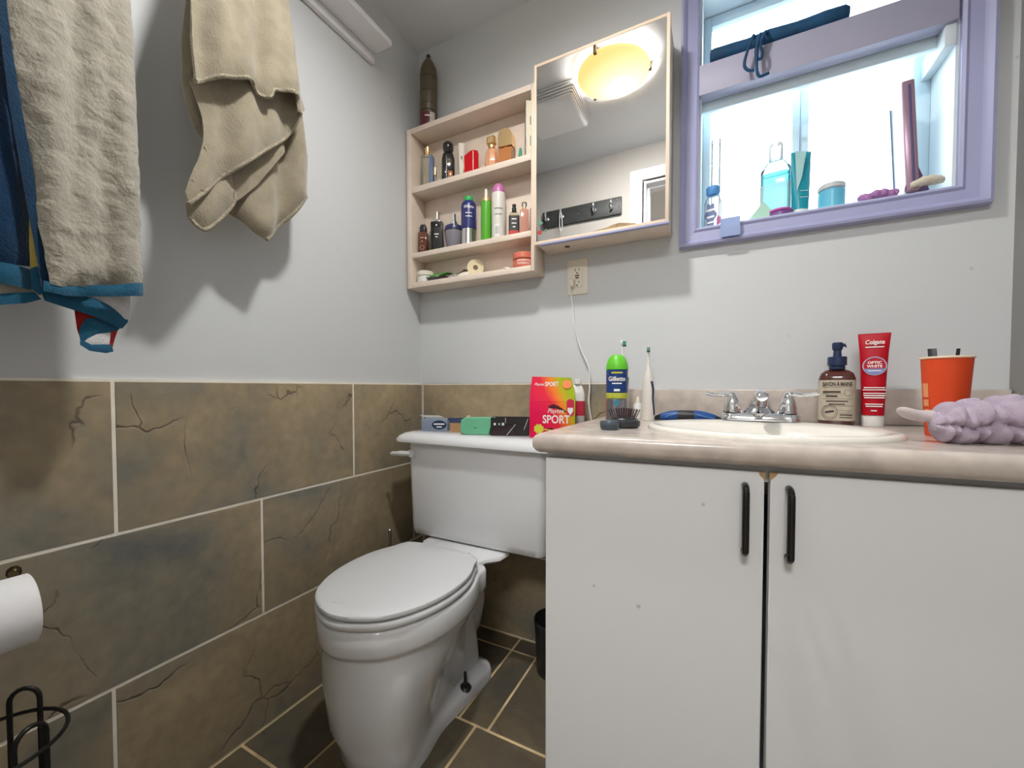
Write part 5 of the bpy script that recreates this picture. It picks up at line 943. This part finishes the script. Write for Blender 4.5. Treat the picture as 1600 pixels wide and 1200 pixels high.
# folding vanity mirror
fm = thing('folding_mirror', 'rose gold framed folding mirror leaning in the window corner', 'mirror', (1.474, .050, SZ), 0)
RG = pm('rose_gold', (.40, .26, .34), .3, metal=.5)
part('frame', fm, RG, lambda bm: (box(bm, -.012, .012, -.058, -.040, .0, .262, .004), [setattr(v, 'co', v.co + Vector((-.055 * v.co.z, 0, 0))) for v in bm.verts]))
part('rear_frame', fm, pm('slate_edge', (.10, .16, .26), .4), lambda bm: (box(bm, -.0112, -.0088, .020, .024, .006, .240, .0004), [setattr(v, 'co', v.co + Vector((-.055 * v.co.z, 0, 0))) for v in bm.verts]))
part('panel', fm, pm('panel_mirror', (.80, .88, .92), .15, metal=.3), lambda bm: (box(bm, -.009, .007, -.0398, .0358, .002, .260, .001), [setattr(v, 'co', v.co + Vector((-.055 * v.co.z, 0, 0))) for v in bm.verts]))
part('groove', fm, pm('plum_groove', (.10, .08, .20), .4), lambda bm: (box(bm, -.001, .004, -.0588, -.0572, .020, .250, .0005), [setattr(v, 'co', v.co + Vector((-.055 * v.co.z, 0, 0))) for v in bm.verts]))
part('stand', fm, pm('plum_plastic', (.12, .07, .20), .4), lambda bm: loft(bm, [[(.012, -.05, 0), (.030, -.05, 0), (.030, -.03, 0), (.012, -.03, 0)], [(.0, -.05, .075), (.004, -.05, .075), (.004, -.03, .075), (.0, -.03, .075)]]))
def roll_cloth(bm):
    rings = []
    for i in range(21):
        u = i / 20; e = max(.1, math.sin(math.pi * (.06 + .88 * u))) ** .35
        p = Vector((-.032 + .064 * u, -.010 + .016 * u, .012 + .010 * math.sin(u * 2.2)))
        rings.append([p + Vector((0, .012 * e * math.cos(k * math.pi / 10), .0118 * e * math.sin(k * math.pi / 10) * (1 + .12 * math.sin(u * 22 + k)))) for k in range(20)])
    loft(bm, rings)
rcl = tag(part('rolled_cloth', None, pm('cream_fleece', (.72, .66, .54), .95, bump=.5, bscale=300), roll_cloth, smooth=70), 'small cream fleece roll lying over the sill edge by the folding mirror', 'cloth'); rcl.location = (1.500, .004, SILL + .0005)
def scrunch(bm):
    pts = []
    for i in range(60):
        a = 2 * math.pi * i / 60; pts.append((.030 * math.cos(a), .013 * math.sin(a), .011 + .003 * math.sin(9 * a)))
    tube(bm, pts, [.009 + .0022 * math.sin(13 * 2 * math.pi * i / 60) for i in range(60)], 10, True)
scr = tag(part('scrunchie', None, pm('violet_fabric', (.42, .20, .44), .9, bump=.4, bscale=250), scrunch, smooth=70), 'purple gathered hair scrunchie at the foot of the folding mirror', 'scrunchie'); scr.location = (1.418, .022, SILL + .0005)
ew = thing('earring_stand', 'small wire earring stand beside the folding mirror', 'stand', (1.368, .040, SZ), 0)
part('base', ew, WHITEP, lathe, cyl(.014, 0, .004), 16)
part('wire', ew, pm('dark_wire', (.25, .24, .26), .4, metal=.8), lambda bm: (tube(bm, [(-.012, 0, .004), (-.012, 0, .045)], .0009, 6), tube(bm, smooth_path([(.010, 0, .004), (.011, 0, .05), (.014, 0, .066), (.020, 0, .062)], 4), .0009, 6), tube(bm, smooth_path([(-.012, 0, .030), (0, 0, .036), (.010, 0, .030)], 4), .0009, 6)))
# blue roll and ribbon on the window board
bt = thing('blue_rolled_fabric', 'dark blue rolled fabric lying on the lavender window board', 'fabric roll', (1.10, .007, 1.8224))
BF = mat('marine_fabric', (.012, .085, .20), .7, noise_amt=.4, nscale=18, bump=.3, bscale=90)
part('roll', bt, BF, lambda bm: loft(bm, [[(x, .021 * math.cos(k * math.pi / 12) * e, .0215 * (1 - .08 * math.sin(3 * k * math.pi / 12 + x * 60)) + .021 * math.sin(k * math.pi / 12) * e - .001 * math.cos(x * 40)) for k in range(24)] for x, e in [(-.062, .6), (-.060, .9), (-.05, 1), (-.01, 1.0), (.03, .96), (.08, 1.0), (.14, .98), (.20, 1.0), (.24, .96), (.25, .6)]]), smooth=60)
part('ribbon', bt, BF, lambda bm: [tube(bm, smooth_path(p, 5), .0038, 6) for p in (
    [(.045, -.020, .030), (.040, -.043, .012), (.026, -.046, -.030), (.022, -.046, -.058), (.032, -.046, -.074), (.045, -.046, -.078)],
    [(.060, -.018, .030), (.056, -.043, .010), (.048, -.046, -.030), (.052, -.046, -.050), (.060, -.046, -.052), (.062, -.046, -.036), (.058, -.045, -.015), (.066, -.043, .012), (.074, -.020, .030)],
    [(.050, -.044, .006), (.050, -.046, -.040), (.050, -.047, -.075), (.053, -.047, -.092), (.060, -.046, -.099), (.078, -.046, -.096)])], smooth=60)

# ------------------------------------------------------------------ groups of look-alike kinds
for o in list(COL.objects):
    if o.parent is None and 'category' in o:
        g = {'perfume_bottle': 'perfume bottles on the wall shelf', 'cologne_bottle': 'cologne bottles on the middle shelf', 'electric_toothbrush': 'electric toothbrushes on the counter', 'makeup_brush': 'brushes in the orange cup', 'wipe_packet': 'foil packets on the lower shelf', 'cream_tube': 'squeeze tubes', 'shave_gel_can': 'shaving gel cans'}.get(o.name.split('.')[0])
        if g: o['group'] = g
